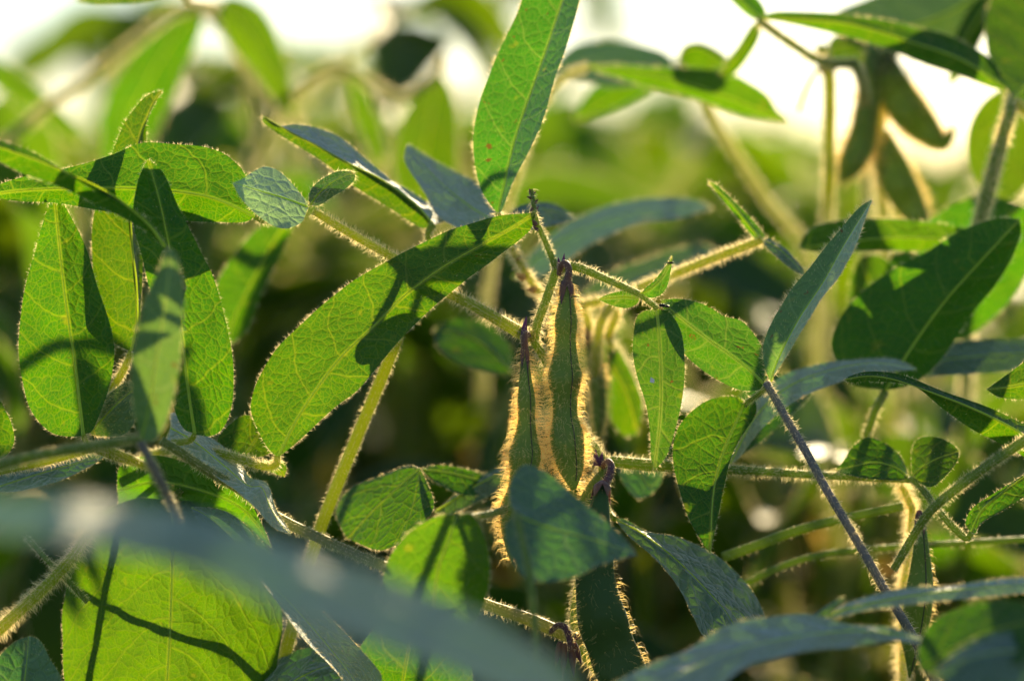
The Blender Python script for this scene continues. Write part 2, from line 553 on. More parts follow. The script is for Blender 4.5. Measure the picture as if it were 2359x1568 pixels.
def stalk(parent, pts, rad, mat=None, hair=1.0, hl=14.0, name='petiole', n=None, label=None, hmat=None, both=0.0):
    """A round stalk through pts [(x, y, off)], rad in picture pixels (number or list along the stalk)."""
    pts = np.asarray(pts, float)
    n = n or max(16, 6 * len(pts))
    ts = np.linspace(0, 1, n)
    m = spline(pts, ts)
    C = W(m[:, 0], m[:, 1], m[:, 2])
    rad = np.atleast_1d(np.asarray(rad, float))
    r = np.interp(ts, np.linspace(0, 1, len(rad)), rad) if len(rad) > 1 else np.full(n, rad[0])
    pxs = PX(m[:, 2])
    seg = 12
    G, Nn, T = tube_geo(C, r * pxs, seg)
    V = np.vstack([G.reshape(-1, 3), C[:1], C[-1:]])
    F = quads_to_tris(grid_faces(n, seg, True))
    a = n * seg
    caps = [[a, (j + 1) % seg, j] for j in range(seg)] + [[a + 1, (n - 1) * seg + j, (n - 1) * seg + (j + 1) % seg] for j in range(seg)]
    o = part(name, V, np.vstack([F, caps]), mat or STEM, parent, label=label)
    if hair > 0:
        L = np.linalg.norm(np.diff(m[:, :2], axis=0), axis=1).sum()
        k = int(L * 3.5 * hair * max(1, r.mean() / 8))
        i = rng.uniform(0, n - 1.001, k)
        ok = (m[i.astype(int), 1] < 1700) & ((m[i.astype(int), 1] < 900) | (m[i.astype(int), 2] < 9.5))
        i = i[ok]; k = len(i)
        i0 = i.astype(int); f = (i - i0)[:, None]
        j = rng.integers(0, seg, k)
        R = G[i0, j] * (1 - f) + G[i0 + 1, j] * f
        D = Nn[i0, j] + 0.25 * T[i0] + rng.normal(0, 0.28, (k, 3))
        pm = pxs.mean()
        v, fa = hair_geo(R, D, (0.3 + 1.1 * rng.uniform(0, 1, k) ** 1.6) * hl * pm, (0.32 + 0.24 * rng.uniform(0, 1, k)) * pm, 0.6, rng.normal(0, .7, (k, 3)) + np.array([[0, 0, -.5]]))
        part(name + '_fuzz', v, fa, hmat or HAIR_PALE, o, kind='stuff')
    return o


def pod(parent, pts, hw, thick=0.62, hair=1.0, hl=30.0, suture=0.0, name='pod', label=None, beans=3, n=70, calyx=True, mat=None, count=2400, bump=0.28, seam=True):
    """A seed pod hanging along pts [(x, y, off)]; hw: half widths in picture pixels along it."""
    pts = np.asarray(pts, float)
    ts = np.linspace(0, 1, n)
    m = spline(pts, ts)
    C = W(m[:, 0], m[:, 1], m[:, 2])
    pxs = PX(m[:, 2].mean())
    hwc = spline(np.stack([np.linspace(0, 100, len(hw)), hw], -1), ts, 1)[:, 1]
    r = np.maximum(hwc, 0.4) * pxs
    T = unit(np.gradient(C, axis=0))
    view = unit(C)
    S = unit(np.cross(T, view))
    B = np.cross(S, T)
    seg = 28
    an = np.linspace(0, 2 * np.pi, seg + 1)[:-1]
    bean = 1 + bump * np.cos(2 * np.pi * (ts * beans - 0.5)) * np.clip(np.minimum(ts, 1 - ts) * 8, 0, 1)
    th = thick * bean
    ca, sa = np.cos(an + suture), np.sin(an + suture)
    loc_s = np.cos(an); loc_b = np.sin(an)
    # ridge along the two sutures
    rd = 1 + 0.15 * np.exp(-((np.minimum(np.abs(an - suture) % (2 * np.pi), np.abs(2 * np.pi - np.abs(an - suture)) % (2 * np.pi))) / 0.16) ** 2)
    rd += 0.07 * np.exp(-((np.abs(an - np.pi - suture)) / 0.22) ** 2)
    G = C[:, None] + S[:, None] * (loc_s * rd)[None, :, None] * r[:, None, None] + B[:, None] * (loc_b * rd)[None, :, None] * (r * th)[:, None, None]
    Nn = unit(S[:, None] * loc_s[None, :, None] + B[:, None] * (loc_b / 1.0)[None, :, None])
    Vv = np.vstack([G.reshape(-1, 3), C[:1], C[-1:]])
    F = quads_to_tris(grid_faces(n, seg, True))
    a = n * seg
    caps = [[a, (j + 1) % seg, j] for j in range(seg)] + [[a + 1, (n - 1) * seg + j, (n - 1) * seg + (j + 1) % seg] for j in range(seg)]
    o = part(name, Vv, np.vstack([F, caps]), mat or POD, parent, label=label)
    # the seam: a fine dark ridge down the face
    js = int(round((-np.pi / 2 + 0.55) / (2 * np.pi) * seg)) % seg
    if np.dot(Nn[n // 2, js], view[n // 2]) > 0:
        js = int(round((np.pi / 2 - 0.55) / (2 * np.pi) * seg)) % seg
    Gs, _, _ = tube_geo(G[3:-3, js], np.full(n - 6, 1.4 * pxs), 6, 0.0)
    if seam:
        part('seam', Gs.reshape(-1, 3), grid_faces(n - 6, 6, True), SEAM, o)
    if hair > 0:
        k = int(count * hair * 0.85)
        w_ = np.maximum(hwc, 0.2 * hwc.max()); cum = np.cumsum(w_) / w_.sum()
        i0 = np.clip(np.searchsorted(cum, rng.uniform(0, 1, k)), 0, n - 2)
        f = rng.uniform(0, 1, (k, 1)); j = rng.integers(0, seg, k)
        jf = rng.uniform(0, 1, (k, 1)); j2 = (j + 1) % seg
        R = (G[i0, j] * (1 - f) + G[i0 + 1, j] * f) * (1 - jf) + (G[i0, j2] * (1 - f) + G[i0 + 1, j2] * f) * jf
        D = unit(Nn[i0, j] * (1 - jf) + Nn[i0, j2] * jf) + rng.normal(0, 0.22, (k, 3)) + 0.12 * T[i0]
        away = (Nn[i0, j] * view[i0]).sum(1)          # denser along the sutures and the back
        keep = rng.uniform(0, 1, k) < np.where(away < -0.5, 0.4, 1.0)
        R, D, i0, face = R[keep], D[keep], i0[keep], np.where(away[keep] < -0.5, 0.55, 1.0)
        ll = rng.uniform(0.35, 1.3, len(R)) * (0.6 + 0.4 * face) * hl * pxs
        v, fa = hair_geo(R, D, ll, (0.45 + 0.35 * rng.uniform(0, 1, len(R))) * face * pxs, 0.75, np.array([[0, 0, -0.5]]) + 0.6 * T[i0] + rng.normal(0, .5, (len(R), 3)))
        part(name + '_fuzz', v, fa, HAIR_POD, o, kind='stuff')
    if calyx:
        r0 = max(hwc[3], 6.0) * 1.12 * pxs
        V2, F2, base = [], [], 0
        for q in range(5):
            a0 = q * 2 * np.pi / 5 + 0.3
            lon = rng.uniform(0.75, 1.15) * 52 * pxs
            rows = 7
            for s in range(rows):
                t_ = s / (rows - 1)
                ii = C[0] - T[0] * 10 * pxs + T[0] * (lon + 10 * pxs) * t_
                rr_ = np.interp(t_, [0, 0.25, 0.6, 1], [0.45, 1.05, 1.1, 1.25]) * r0
                wd = np.interp(t_, [0, 0.4, 1], [0.66, 0.6, 0.03])
                for e in (-1, 0, 1):
                    aa = a0 + e * wd
                    V2.append(ii + (S[0] * math.cos(aa) + B[0] * math.sin(aa) * 0.85) * rr_ * (1.06 if e == 0 else 1))
            F2.append(grid_faces(rows, 3) + base); base += rows * 3
        part('calyx', np.array(V2), np.vstack(F2), CALYX, o)
    return o


def spikes(parent, items, mat, name):
    """Small pointed scales: items = [(x, y, off, x2, y2, off2, half width px)]."""
    V, F, base = [], [], 0
    for (x, y, o, x2, y2, o2, hw) in items:
        ts = np.linspace(0, 1, 7)
        C = W(x + (x2 - x) * ts, y + (y2 - y) * ts, o + (o2 - o) * ts + 0.05 * np.sin(np.pi * ts))
        r = np.interp(ts, [0, 0.35, 1], [0.7, 1.0, 0.06]) * hw * PX(o)
        G, _, _ = tube_geo(C, r, 7, 0.0)
        V.append(G.reshape(-1, 3)); F.append(grid_faces(7, 7, True) + base); base += 49
    return part(name, np.vstack(V), np.vstack(F), mat, parent)


# ================================================================ the sharp plants
# ---- the plant in the middle: stem, pods, three leaf stalks
t = thing('soybean_plant', 'hairy soybean plant in the middle with golden fuzzy pods hanging from a forked stem', 'plant', W(1385, 1060, 0.6))
stalk(t, [(1283, 617, 0.3), (1258, 690, 0.2), (1230, 775, 0.1), (1248, 815, 0.3), (1270, 850, 0.6), (1310, 940, 1.0), (1360, 1020, 0.9), (1388, 1062, 0.7), (1385, 1150, 1.3), (1345, 1300, 1.6), (1322, 1440, 1.0), (1350, 1520, 0.9), (1395, 1600, 1.2), (1420, 2200, 1.5), (1400, 3600, 1.0), (1390, 7200, 1.0)],
      [10, 11, 12, 13, 13, 13, 14, 14, 15, 15, 16, 17, 18, 24, 30, 34], STEM, 0.55, 19, 'stem', 150)
stalk(t, [(1224, 436, 0.2), (1229, 470, 0.2), (1236, 510, 0.2), (1258, 560, 0.25), (1282, 620, 0.3)], [4.5, 5.5, 6.5, 7, 8.5], STEM, 1.0, 13, 'raceme', 40)
spikes(t, [(1224, 450, .2, 1219, 434, .1, 4), (1226, 458, .2, 1213, 452, 0, 3.5), (1230, 470, .2, 1240, 458, .1, 4.5), (1229, 478, .2, 1221, 488, 0, 4.5), (1233, 484, .2, 1242, 474, .3, 4), (1236, 520, .15, 1226, 506, 0, 7), (1240, 530, .15, 1228, 522, .1, 5), (1228, 446, .2, 1236, 440, .2, 3)], CALYX, 'withered_bud')
spikes(t, [(1291, 625, .2, 1286, 592, .1, 7), (1296, 622, .2, 1300, 583, .1, 6.5), (1204, 782, 0, 1213, 728, 0, 9), (1374, 1072, .5, 1372, 1034, .4, 9), (1382, 1072, .5, 1388, 1040, .5, 8)], PURPLE, 'bract')
# stalk to the upper left with two young leaflets
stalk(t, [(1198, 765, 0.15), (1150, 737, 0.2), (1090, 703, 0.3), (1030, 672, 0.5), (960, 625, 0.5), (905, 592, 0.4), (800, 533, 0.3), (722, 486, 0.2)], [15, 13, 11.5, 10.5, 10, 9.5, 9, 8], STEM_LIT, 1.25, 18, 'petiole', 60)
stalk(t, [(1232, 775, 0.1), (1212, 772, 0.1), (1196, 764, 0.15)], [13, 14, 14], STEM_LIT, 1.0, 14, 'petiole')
leaflet(t, [(710, 477, .2), (660, 458, .1), (600, 440, -.1), (535, 420, .2)], [(704, 492), (694, 513), (660, 526), (622, 516), (581, 485), (550, 450)], [(704, 462), (684, 437), (650, 402), (615, 385), (585, 394), (562, 408)], -0.7, 1.1, 0.2, LEAF_YOUNG, 1.0, (36, 8), hl=8, top=1.2,
        label='small downy grey-green leaflet at the end of the stalk')
leaflet(t, [(714, 474, .2), (733, 447, .2), (765, 420, .2), (815, 396, .4)], [(713, 452), (722, 432), (745, 412), (775, 395), (800, 393)], [(738, 474), (770, 452), (798, 432), (816, 410)], -0.9, 1.5, 0.0, LEAF_DOWN, 1.6, (30, 7), hl=11, top=1.2)
# stalk to the right with four leaflets
stalk(t, [(1290, 624, 0.25), (1324, 614, 0.1), (1400, 645, 0.1), (1471, 677, 0.1), (1498, 697, 0.1), (1515, 711, 0.1)], [9, 10, 8.5, 8, 7.5, 6], STEM, 1.25, 14, 'petiole', 50)
leaflet(t, [(1474, 688, .2), (1440, 684, .2), (1410, 686, .2), (1377, 689, .3)], [(1468, 700), (1446, 710), (1418, 706), (1392, 697)], [(1462, 672), (1438, 668), (1412, 674), (1392, 681)], .3, -.3, 0, LEAF_SPOT, 1.0, (26, 6), hl=8)
leaflet(t, [(1474, 676, 0), (1500, 664, -.1), (1528, 636, 0), (1549, 588, 0)], [(1488, 662), (1510, 645), (1532, 617), (1546, 596)], [(1494, 686), (1518, 682), (1536, 662), (1545, 622)], -.9, .3, 0, LEAF_SPOT, 1.0, (30, 7), hl=8)
leaflet(t, [(1513, 712, .1), (1520, 790, 0), (1523, 870, -.1), (1521, 960, -.1), (1507, 1086, -.2)], [(1543, 722), (1571, 770), (1578, 845), (1571, 920), (1556, 985), (1538, 1045)], [(1480, 718), (1463, 740), (1457, 805), (1467, 860), (1488, 930), (1497, 1000), (1499, 1050)], .25, .3, .1, LEAF_SPOT, 1.0, (70, 12), hl=8,
        label='drooping leaflet with small rust-brown spots')
# pods
POD_A = pod(t, [(1306, 652, -.2), (1305, 700, -.3), (1303, 790, -.3), (1301, 870, -.3), (1302, 950, -.3), (1307, 1020, -.3), (1316, 1080, -.3), (1321, 1128, -.3)], [11, 18, 26, 24, 30, 40, 31, 29, 39, 37, 27, 6], .55, 1.0, 30, suture=1.75, beans=3.2, count=5200, label='taller fuzzy pod on the right, hanging from a bent purple stalk')
stalk(t, [(1288, 632, .2), (1293, 612, 0), (1303, 606, -.1), (1310, 620, -.2), (1308, 645, -.2), (1306, 660, -.2)], [6, 7, 8, 8, 9, 10], CALYX, .4, 8, 'pedicel', 30)
pod(t, [(1209, 800, -.2), (1210, 860, -.3), (1213, 930, -.4), (1212, 1000, -.4), (1207, 1070, -.4), (1192, 1160, -.4), (1182, 1230, -.4), (1178, 1292, -.3)], [6, 11, 16, 21, 20, 27, 38, 31, 28, 38, 32, 19, 3], .62, 1.0, 32, suture=1.8, beans=3, count=4800, label='slimmer fuzzy pod on the left with a purple tip at its stalk')
stalk(t, [(1222, 778, .1), (1213, 768, -.1), (1208, 780, -.2), (1209, 806, -.2)], [6, 7, 8, 8], CALYX, .4, 8, 'pedicel', 24)
pod(t, [(1388, 1118, -.2), (1382, 1160, -.5), (1372, 1230, -.6), (1370, 1320, -.6), (1386, 1420, -.5), (1416, 1510, -.4), (1455, 1600, -.3), (1480, 1680, -.2)], [12, 24, 36, 44, 45, 51, 58, 55, 58, 54, 36, 3], .5, 1.0, 26, suture=1.3, beans=3, count=1500, bump=.3, seam=False, mat=POD_SHADE, label='broad green pod in the shade below the others')
stalk(t, [(1390, 1075, .5), (1400, 1062, .2), (1408, 1075, 0), (1402, 1100, -.1), (1390, 1122, -.2)], [7, 8, 9, 9, 11], CALYX, .5, 9, 'pedicel', 30)
pod(t, [(1398, 1075, 0.6), (1372, 1120, .3), (1352, 1170, .1), (1345, 1220, .2)], [5, 14, 20, 22, 16, 4], .6, .5, 20, suture=1.0, beans=2, count=1600, calyx=False, label='stubby young pod beside the broad green one')
# stalk running level to the right, with two shaded leaflets
stalk(t, [(1392, 1064, .7), (1425, 1064, .7), (1480, 1070, .8), (1600, 1077, 1.0), (1750, 1086, 1.2), (1900, 1095, 1.4), (2094, 1105, 1.6)], [13, 14, 11, 9.5, 9, 8.5, 8], STEM, 1.1, 14, 'petiole', 60)
leaflet(t, [(2093, 1097, 1.6), (2060, 1075, 1.5), (2010, 1065, 1.4), (1925, 1083, 1.6)], [(2080, 1104), (2040, 1106), (1990, 1102), (1950, 1094)], [(2088, 1070), (2068, 1041), (2034, 1018), (2000, 1006), (1965, 1030), (1945, 1062)], -1.3, 1.5, 0, LEAF, .8, (34, 8), hl=7)
leaflet(t, [(2100, 1097, 1.6), (2125, 1075, 1.4), (2160, 1055, 1.3), (2210, 1040, 1.4)], [(2099, 1060), (2104, 1022), (2122, 1006), (2153, 1006), (2188, 1020)], [(2112, 1108), (2143, 1121), (2172, 1102), (2204, 1066)], 1.5, -1.3, 0, LEAF, .8, (34, 8), hl=7)

# ---- compound leaf right of the pods, on a dark violet stalk
t = thing('soybean_leaf', 'three-leaflet soybean leaf on a long dark violet stalk, right of the spotted leaflet', 'leaf', W(1773, 890, 0))
stalk(t, [(1764, 880, 0), (1778, 905, 0), (1815, 970, -.1), (1862, 1050, -.1), (1902, 1125, -.1), (1962, 1225, -.1), (2045, 1370, 0), (2130, 1520, .3), (2300, 1900, 1), (2500, 2600, 2)], [9, 9.5, 10, 10.5, 11, 11.5, 13, 14, 15, 17], STEM_PURPLE, .6, 15, 'petiole', 90)
leaflet(t, [(1760, 884, 0), (1725, 850, .1), (1680, 815, .2), (1630, 780, .3), (1560, 725, .3), (1522, 690, .3)], [(1745, 899), (1702, 897), (1658, 877), (1616, 850), (1575, 812), (1545, 760)], [(1762, 835), (1757, 800), (1726, 754), (1702, 736), (1668, 729), (1623, 702), (1570, 688)], .2, .35, 0, LEAF_SPOT, 1.0, (64, 12), hl=8, pucker=.05)
leaflet(t, [(1776, 880, -.1), (1792, 830, -.2), (1840, 735, -.2), (1893, 655, -.2), (1945, 563, -.1), (2008, 460, .1)], [(1764, 850), (1758, 812), (1763, 778), (1787, 723), (1818, 675), (1863, 620), (1893, 580), (1931, 532), (1980, 480)], [(1795, 850), (1822, 800), (1868, 728), (1900, 682), (1933, 634), (1966, 576), (1990, 520)], (.2, .5), (-2.6, -1.5), .2, LEAF_SOFT, 2.4, (70, 10), hl=12, top=.6, mat2=LEAF_YOUNG, label='upright folded leaflet with a bright furry edge')  # right half paler: sunlit fur put into its colour
stalk(t, [(1768, 890, 0), (1745, 910, .7), (1718, 928, 1.4)], [8, 7, 6.5], STEM, 1, 12, 'leaflet_stalk', 16)
leaflet(t, [(1716, 926, 1.4), (1690, 985, .9), (1660, 1060, .3), (1642, 1150, -.4), (1637, 1276, -1.2)], [(1738, 922), (1742, 950), (1718, 990), (1697, 1025), (1684, 1055), (1668, 1120), (1652, 1200), (1642, 1250)], [(1695, 914), (1644, 917), (1600, 942), (1562, 985), (1550, 1040), (1558, 1100), (1585, 1190), (1618, 1250)], .4, .3, 0, LEAF, .9, (64, 12), hl=7, pucker=.045)

# ---- the large leaf left of the pods
t = thing('soybean_leaf', 'large soybean leaf slanting up from lower left to the flower stalk above the pods', 'leaf', W(639, 1055, 0))
leaflet(t, [(639, 1055, 0), (690, 955, .05), (777, 832, .1), (860, 752, .1), (934, 679, 0), (1020, 615, -.1), (1105, 566, -.1), (1180, 525, 0), (1234, 490, .1)],
        [(612, 1025), (580, 955), (582, 915), (601, 863), (642, 798), (718, 723), (803, 655), (914, 590), (1016, 538), (1078, 516), (1150, 498)],
        [(680, 1022), (725, 980), (777, 933), (828, 894), (914, 791), (996, 709), (1074, 644), (1139, 597), (1190, 559), (1226, 525)], .25, (-.5, .4), .12, LEAF, 1.25, (110, 16), hl=9, pucker=.05)
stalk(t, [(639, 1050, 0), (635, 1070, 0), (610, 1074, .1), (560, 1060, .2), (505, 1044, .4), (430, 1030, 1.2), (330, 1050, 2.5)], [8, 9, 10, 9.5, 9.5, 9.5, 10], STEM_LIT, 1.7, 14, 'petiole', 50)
leaflet(t, [(560, 1052, .8), (590, 1010, 1.2), (600, 985, 1.4)], [(500, 1020), (530, 975), (570, 955)], [(610, 1050), (640, 1020), (625, 990)], .3, .3, 0, LEAF, 1, (26, 7), hl=8)
leaflet(t, [(600, 1066, .5), (630, 1076, .6), (655, 1098, .7)], [(615, 1062), (650, 1062), (660, 1078)], [(596, 1074), (620, 1086), (645, 1096)], .3, .2, 0, LEAF, 1.2, (22, 6), hl=8)

# ---- cluster at the left
t = thing('soybean_leaf', 'upright lit soybean leaf nearest the left edge, with dark shadow bands across it', 'leaf', W(196, 1008, .3))
leaflet(t, [(192, 1004, .3), (184, 930, .3), (172, 830, .3), (158, 740, .3), (145, 640, .35), (134, 540, .4), (124, 440, .5)], [(150, 1004), (110, 990), (66, 935), (46, 850), (45, 760), (62, 650), (82, 570), (102, 500)], [(218, 985), (248, 905), (260, 850), (262, 800), (245, 720), (222, 650), (200, 570), (165, 505), (148, 475)], .25, .5, .05, LEAF, 1.0, (100, 15), hl=7, pucker=.05, wave=.03)
stalk(t, [(192, 1002, .3), (200, 1020, .4), (215, 1032, .5), (262, 1050, .6), (310, 1064, .8), (420, 1100, 1.5)], [6, 8, 9, 9, 9, 10], STEM_LIT, 1.5, 13, 'petiole', 30)
t = thing('soybean_leaf', 'soybean leaf folded along its midrib behind the left cluster, its hooked tip rising above', 'leaf', W(302, 812, .9))
leaflet(t, [(302, 810, .9), (316, 740, .8), (314, 650, .8), (304, 560, .9), (302, 450, 1.1), (318, 330, 1.2), (345, 255, 1.2), (372, 208, 1.3)], [(270, 795), (240, 765), (220, 715), (212, 600), (217, 490), (240, 400), (262, 345), (292, 275), (332, 224)], [(318, 780), (326, 700), (330, 600), (332, 450), (337, 330), (341, 280), (358, 235)], .3, 2.2, 0, LEAF, 1.1, (100, 13), hl=8, pucker=.05)
stalk(t, [(302, 810, .9), (285, 850, 1.0), (262, 890, 1.1), (205, 990, 1.3)], [7, 9, 9, 9], STEM_LIT, 1.6, 14, 'petiole', 30)
leaflet(t, [(206, 1000, 1.2), (240, 960, 1.1), (275, 925, 1.0), (316, 890, 1.0)], [(212, 975), (235, 920), (270, 890), (300, 878)], [(240, 1006), (290, 1000), (318, 950), (322, 905)], -.9, .4, 0, LEAF_DOWN, 1.8, (30, 8), hl=14, top=2.5, label='young fur-covered leaflet glowing at its edge')
t = thing('soybean_leaf', 'tall soybean leaf standing upright in the left cluster, mostly shaded with a lit base', 'leaf', W(450, 998, -1))
leaflet(t, [(449, 1000, -.8), (434, 900, -.9), (420, 780, -1.0), (402, 640, -1.0), (374, 490, -1.1), (341, 366, -1.2)], [(420, 985), (400, 940), (385, 850), (362, 740), (330, 600), (305, 500), (318, 420)], [(485, 1004), (515, 985), (535, 930), (538, 860), (530, 790), (515, 715), (490, 635), (458, 572), (418, 490), (378, 402)], .35, .3, .1, LEAF, 1.0, (100, 14), hl=7, pucker=.05)
stalk(t, [(449, 998, -.8), (440, 1012, -.7), (420, 1018, -.4), (380, 1020, 0)], [6, 8, 8, 9], STEM_LIT, .8, 12, 'petiole', 20)

t = thing('soybean_leaf', 'broad sunlit soybean leaf lying level across the left cluster', 'leaf', W(585, 508, .2))
leaflet(t, [(588, 500, .2), (520, 467, .1), (444, 446, 0), (308, 434, -.1), (154, 434, -.1), (40, 440, -.1), (-45, 452, 0)], [(560, 512), (500, 511), (430, 509), (330, 498), (217, 482), (115, 467), (40, 462)], [(576, 440), (560, 395), (545, 377), (513, 352), (465, 337), (400, 332), (328, 330), (260, 356), (164, 384), (79, 403), (0, 424)], .3, .3, .1, LEAF, 1.0, (110, 14), hl=7, pucker=.06)
stalk(t, [(588, 500, .2), (612, 508, .2), (650, 500, .5), (700, 480, .9)], [7, 9, 8, 8], STEM, 1.2, 12, 'petiole', 20)
leaflet(t, [(640, 502, 1.2), (590, 470, 2.4), (520, 425, 3), (430, 395, 3.3)], [(580, 505), (500, 480), (440, 430)], [(600, 430), (530, 375), (460, 365)], .3, .3, 0, LEAF, .6, (40, 9), hl=7)  # second leaflet added behind, unseen, to shade the tall upright leaf
t = thing('soybean_leaf', 'narrow soybean leaf seen nearly edge-on, crossing over the broad level leaf at far left', 'leaf', W(380, 565, -2.4))
leaflet(t, [(382, 570, -2.2), (340, 515, -2.4), (260, 450, -2.6), (160, 400, -2.8), (60, 360, -3), (-60, 320, -3.2)], [(368, 562), (320, 520), (215, 468), (130, 426), (60, 401), (0, 374), (-40, 345)], [(375, 545), (350, 515), (300, 478), (220, 438), (110, 370), (0, 322), (-40, 312)], .6, .9, 0, LEAF, .8, (80, 8), hl=9, pucker=.02)
stalk(t, [(382, 570, -2.2), (405, 610, -1.8), (428, 680, -.6), (440, 780, 0.6), (430, 900, 1.4)], [5, 6, 6, 7, 8], STEM, .5, 10, 'petiole', 30)
t = thing('soybean_leaf', 'blurred dull green leaf standing on a thick stalk in front of the left cluster', 'leaf', W(322, 1012, -4.5))
leaflet(t, [(325, 1014, -4.5), (345, 930, -4.8), (360, 830, -5), (378, 720, -5.1), (388, 640, -5.1), (391, 574, -5)], [(316, 985), (308, 940), (303, 850), (315, 760), (340, 680), (370, 610), (380, 582)], [(355, 1014), (385, 970), (402, 900), (416, 800), (423, 690), (414, 620), (403, 582)], -.3, -.3, 0, LEAF_SOFT, 1.6, (60, 9), hl=8, top=.3)
stalk(t, [(325, 1012, -4.5), (310, 1010, -4.4), (250, 1022, -4.2), (160, 1035, -4.0), (90, 1048, -4.0), (0, 1070, -4), (-160, 1120, -4), (-500, 1500, -3)], [9, 11, 11, 12, 13, 14, 15, 17], STEM, .8, 10, 'petiole', 50)
stalk(t, [(322, 1015, -4.5), (345, 1060, -4.3), (375, 1120, -3.9), (400, 1170, -3.4), (415, 1210, -3)], [9, 10, 10, 10, 9], STEM_PURPLE, .8, 12, 'leaflet_stalk', 24)

t = thing('soybean_stalk', 'yellow-green soybean leaf stalk with lit hairs below, running in from the left edge', 'stalk', W(0, 1088, .2))
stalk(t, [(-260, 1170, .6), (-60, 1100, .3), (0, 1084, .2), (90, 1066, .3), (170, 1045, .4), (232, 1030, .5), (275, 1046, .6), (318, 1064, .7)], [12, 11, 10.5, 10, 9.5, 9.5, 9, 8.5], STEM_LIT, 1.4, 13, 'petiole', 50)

t = thing('soybean_stalk', 'long brown-violet soybean stalk sloping down from the left cluster to a dried flower', 'stalk', W(640, 1190, 0))
stalk(t, [(372, 1015, -1), (420, 1045, -.8), (480, 1085, -.5), (560, 1132, -.2), (640, 1192, 0), (760, 1250, 0), (880, 1302, 0), (1120, 1392, .2), (1215, 1425, .2), (1275, 1450, .3), (1335, 1475, .8)], [10, 11, 12, 12, 12, 12, 12, 12, 13, 15, 15], STEM_MIX, .7, 12, 'petiole', 90)
stalk(t, [(1268, 1455, .2), (1284, 1440, -.1), (1302, 1444, -.2), (1312, 1468, -.2), (1318, 1500, -.2)], [6, 7, 8, 8, 8], CALYX, .8, 9, 'pedicel', 30)
spikes(t, [(1290, 1478, -.2, 1278, 1540, -.3, 9), (1300, 1482, -.2, 1296, 1568, -.3, 10), (1316, 1490, -.2, 1322, 1560, -.2, 10), (1322, 1480, -.2, 1340, 1530, -.1, 9), (1326, 1470, -.2, 1342, 1455, -.2, 7)], CALYX, 'withered_flower')
# silver folded leaf on that stalk
t = thing('soybean_leaf', 'silvery folded soybean leaf seen edge-on, zigzagging above the brown-violet stalk', 'leaf', W(388, 970, -.2))
leaflet(t, [(392, 985, .3), (450, 1018, 0), (520, 1075, -.2), (572, 1118, -.3), (603, 1122, -.5), (622, 1165, -.6), (645, 1205, -.6), (671, 1230, -.5)], [(396, 950), (458, 986), (528, 1040), (570, 1096), (604, 1106), (618, 1118), (634, 1158), (656, 1200)], [(386, 1020), (440, 1052), (500, 1095), (555, 1138), (585, 1168), (608, 1196), (640, 1220)], 2.4, -1.2, 0, LEAF_PALE, 1.4, (70, 8), hl=8, top=1.5, wave=.03)
t = thing('soybean_leaf', 'lit leaf tip pointing down right under the brown-violet stalk, its rear half in deep shade', 'leaf', W(300, 1090, .9))
leaflet(t, [(270, 1130, 1.2), (360, 1110, 1), (450, 1125, .8), (540, 1160, .6), (590, 1205, .5), (627, 1263, .4)], [(280, 1070), (360, 1048), (440, 1070), (496, 1100), (560, 1134), (600, 1200)], [(280, 1190), (340, 1220), (400, 1210), (444, 1168), (513, 1174), (565, 1205), (605, 1245)], .3, .3, 0, LEAF_YELLOW, .8, (60, 10), hl=7, pucker=.04)
leaflet(t, [(440, 1168, .7), (480, 1190, .5), (520, 1225, .3), (560, 1270, .2)], [(465, 1166), (515, 1176), (560, 1206), (590, 1250)], [(450, 1190), (470, 1225), (500, 1260), (535, 1280)], -1.2, -1.2, 0, LEAF_DOWN, .3, (30, 7), hl=6)
# pale stem behind the large leaf
t = thing('soybean_stalk', 'pale yellow-green soybean stalk leaning behind the lower end of the large slanting leaf', 'stalk', W(800, 1060, 1.4))
stalk(t, [(918, 770, 1.2), (895, 830, 1.3), (860, 915, 1.4), (820, 1010, 1.5), (775, 1120, 1.6), (735, 1225, 1.6), (690, 1380, 1.6), (600, 1750, 1.8), (480, 2400, 2.2)], [13, 13.5, 14, 14, 15, 15, 16, 18, 20], STEM_LIT, .5, 11, 'petiole', 60)

leaflet(t, [(918, 772, 1.2), (940, 730, 2.6), (985, 660, 3.6), (1040, 600, 4.2), (1100, 556, 4.6)], [(900, 735), (930, 650), (990, 585), (1060, 545)], [(965, 740), (1020, 680), (1070, 625), (1105, 580)], .4, .4, 0, LEAF, .6, (44, 9), hl=8)  # leaflet added out of sight to cast shade on the large slanting leaf

# ---- lower left
t = thing('soybean_leaf', 'broad bright yellow-green leaf at the bottom left, crossed by two thin stem shadows', 'leaf', W(392, 1160, .6))
leaflet(t, [(398, 1150, .8), (398, 1250, .7), (395, 1380, .6), (388, 1520, .5), (372, 1720, .6), (350, 1850, .7)], [(300, 1150), (215, 1200), (172, 1275), (148, 1370), (141, 1440), (144, 1520), (165, 1630), (230, 1760)], [(500, 1160), (590, 1220), (640, 1320), (652, 1420), (645, 1500), (628, 1570), (580, 1680), (460, 1800)], .15, .2, .1, LEAF_YELLOW, .8, (80, 14), hl=6, pucker=.11, wave=.06)
stalk(t, [(398, 1152, .8), (430, 1120, 1.1), (480, 1120, 1.4), (560, 1240, 2)], [8, 9, 10, 11], STEM, .8, 10, 'petiole', 24)
stalk(t, [(300, 1900, 5), (318, 1560, 4.4), (335, 1400, 4.1), (378, 1140, 3.9), (395, 1060, 3.6), (420, 1045, 2.6)], [11, 10, 9, 8, 8, 8], STEM, .6, 10, 'stem', 50)
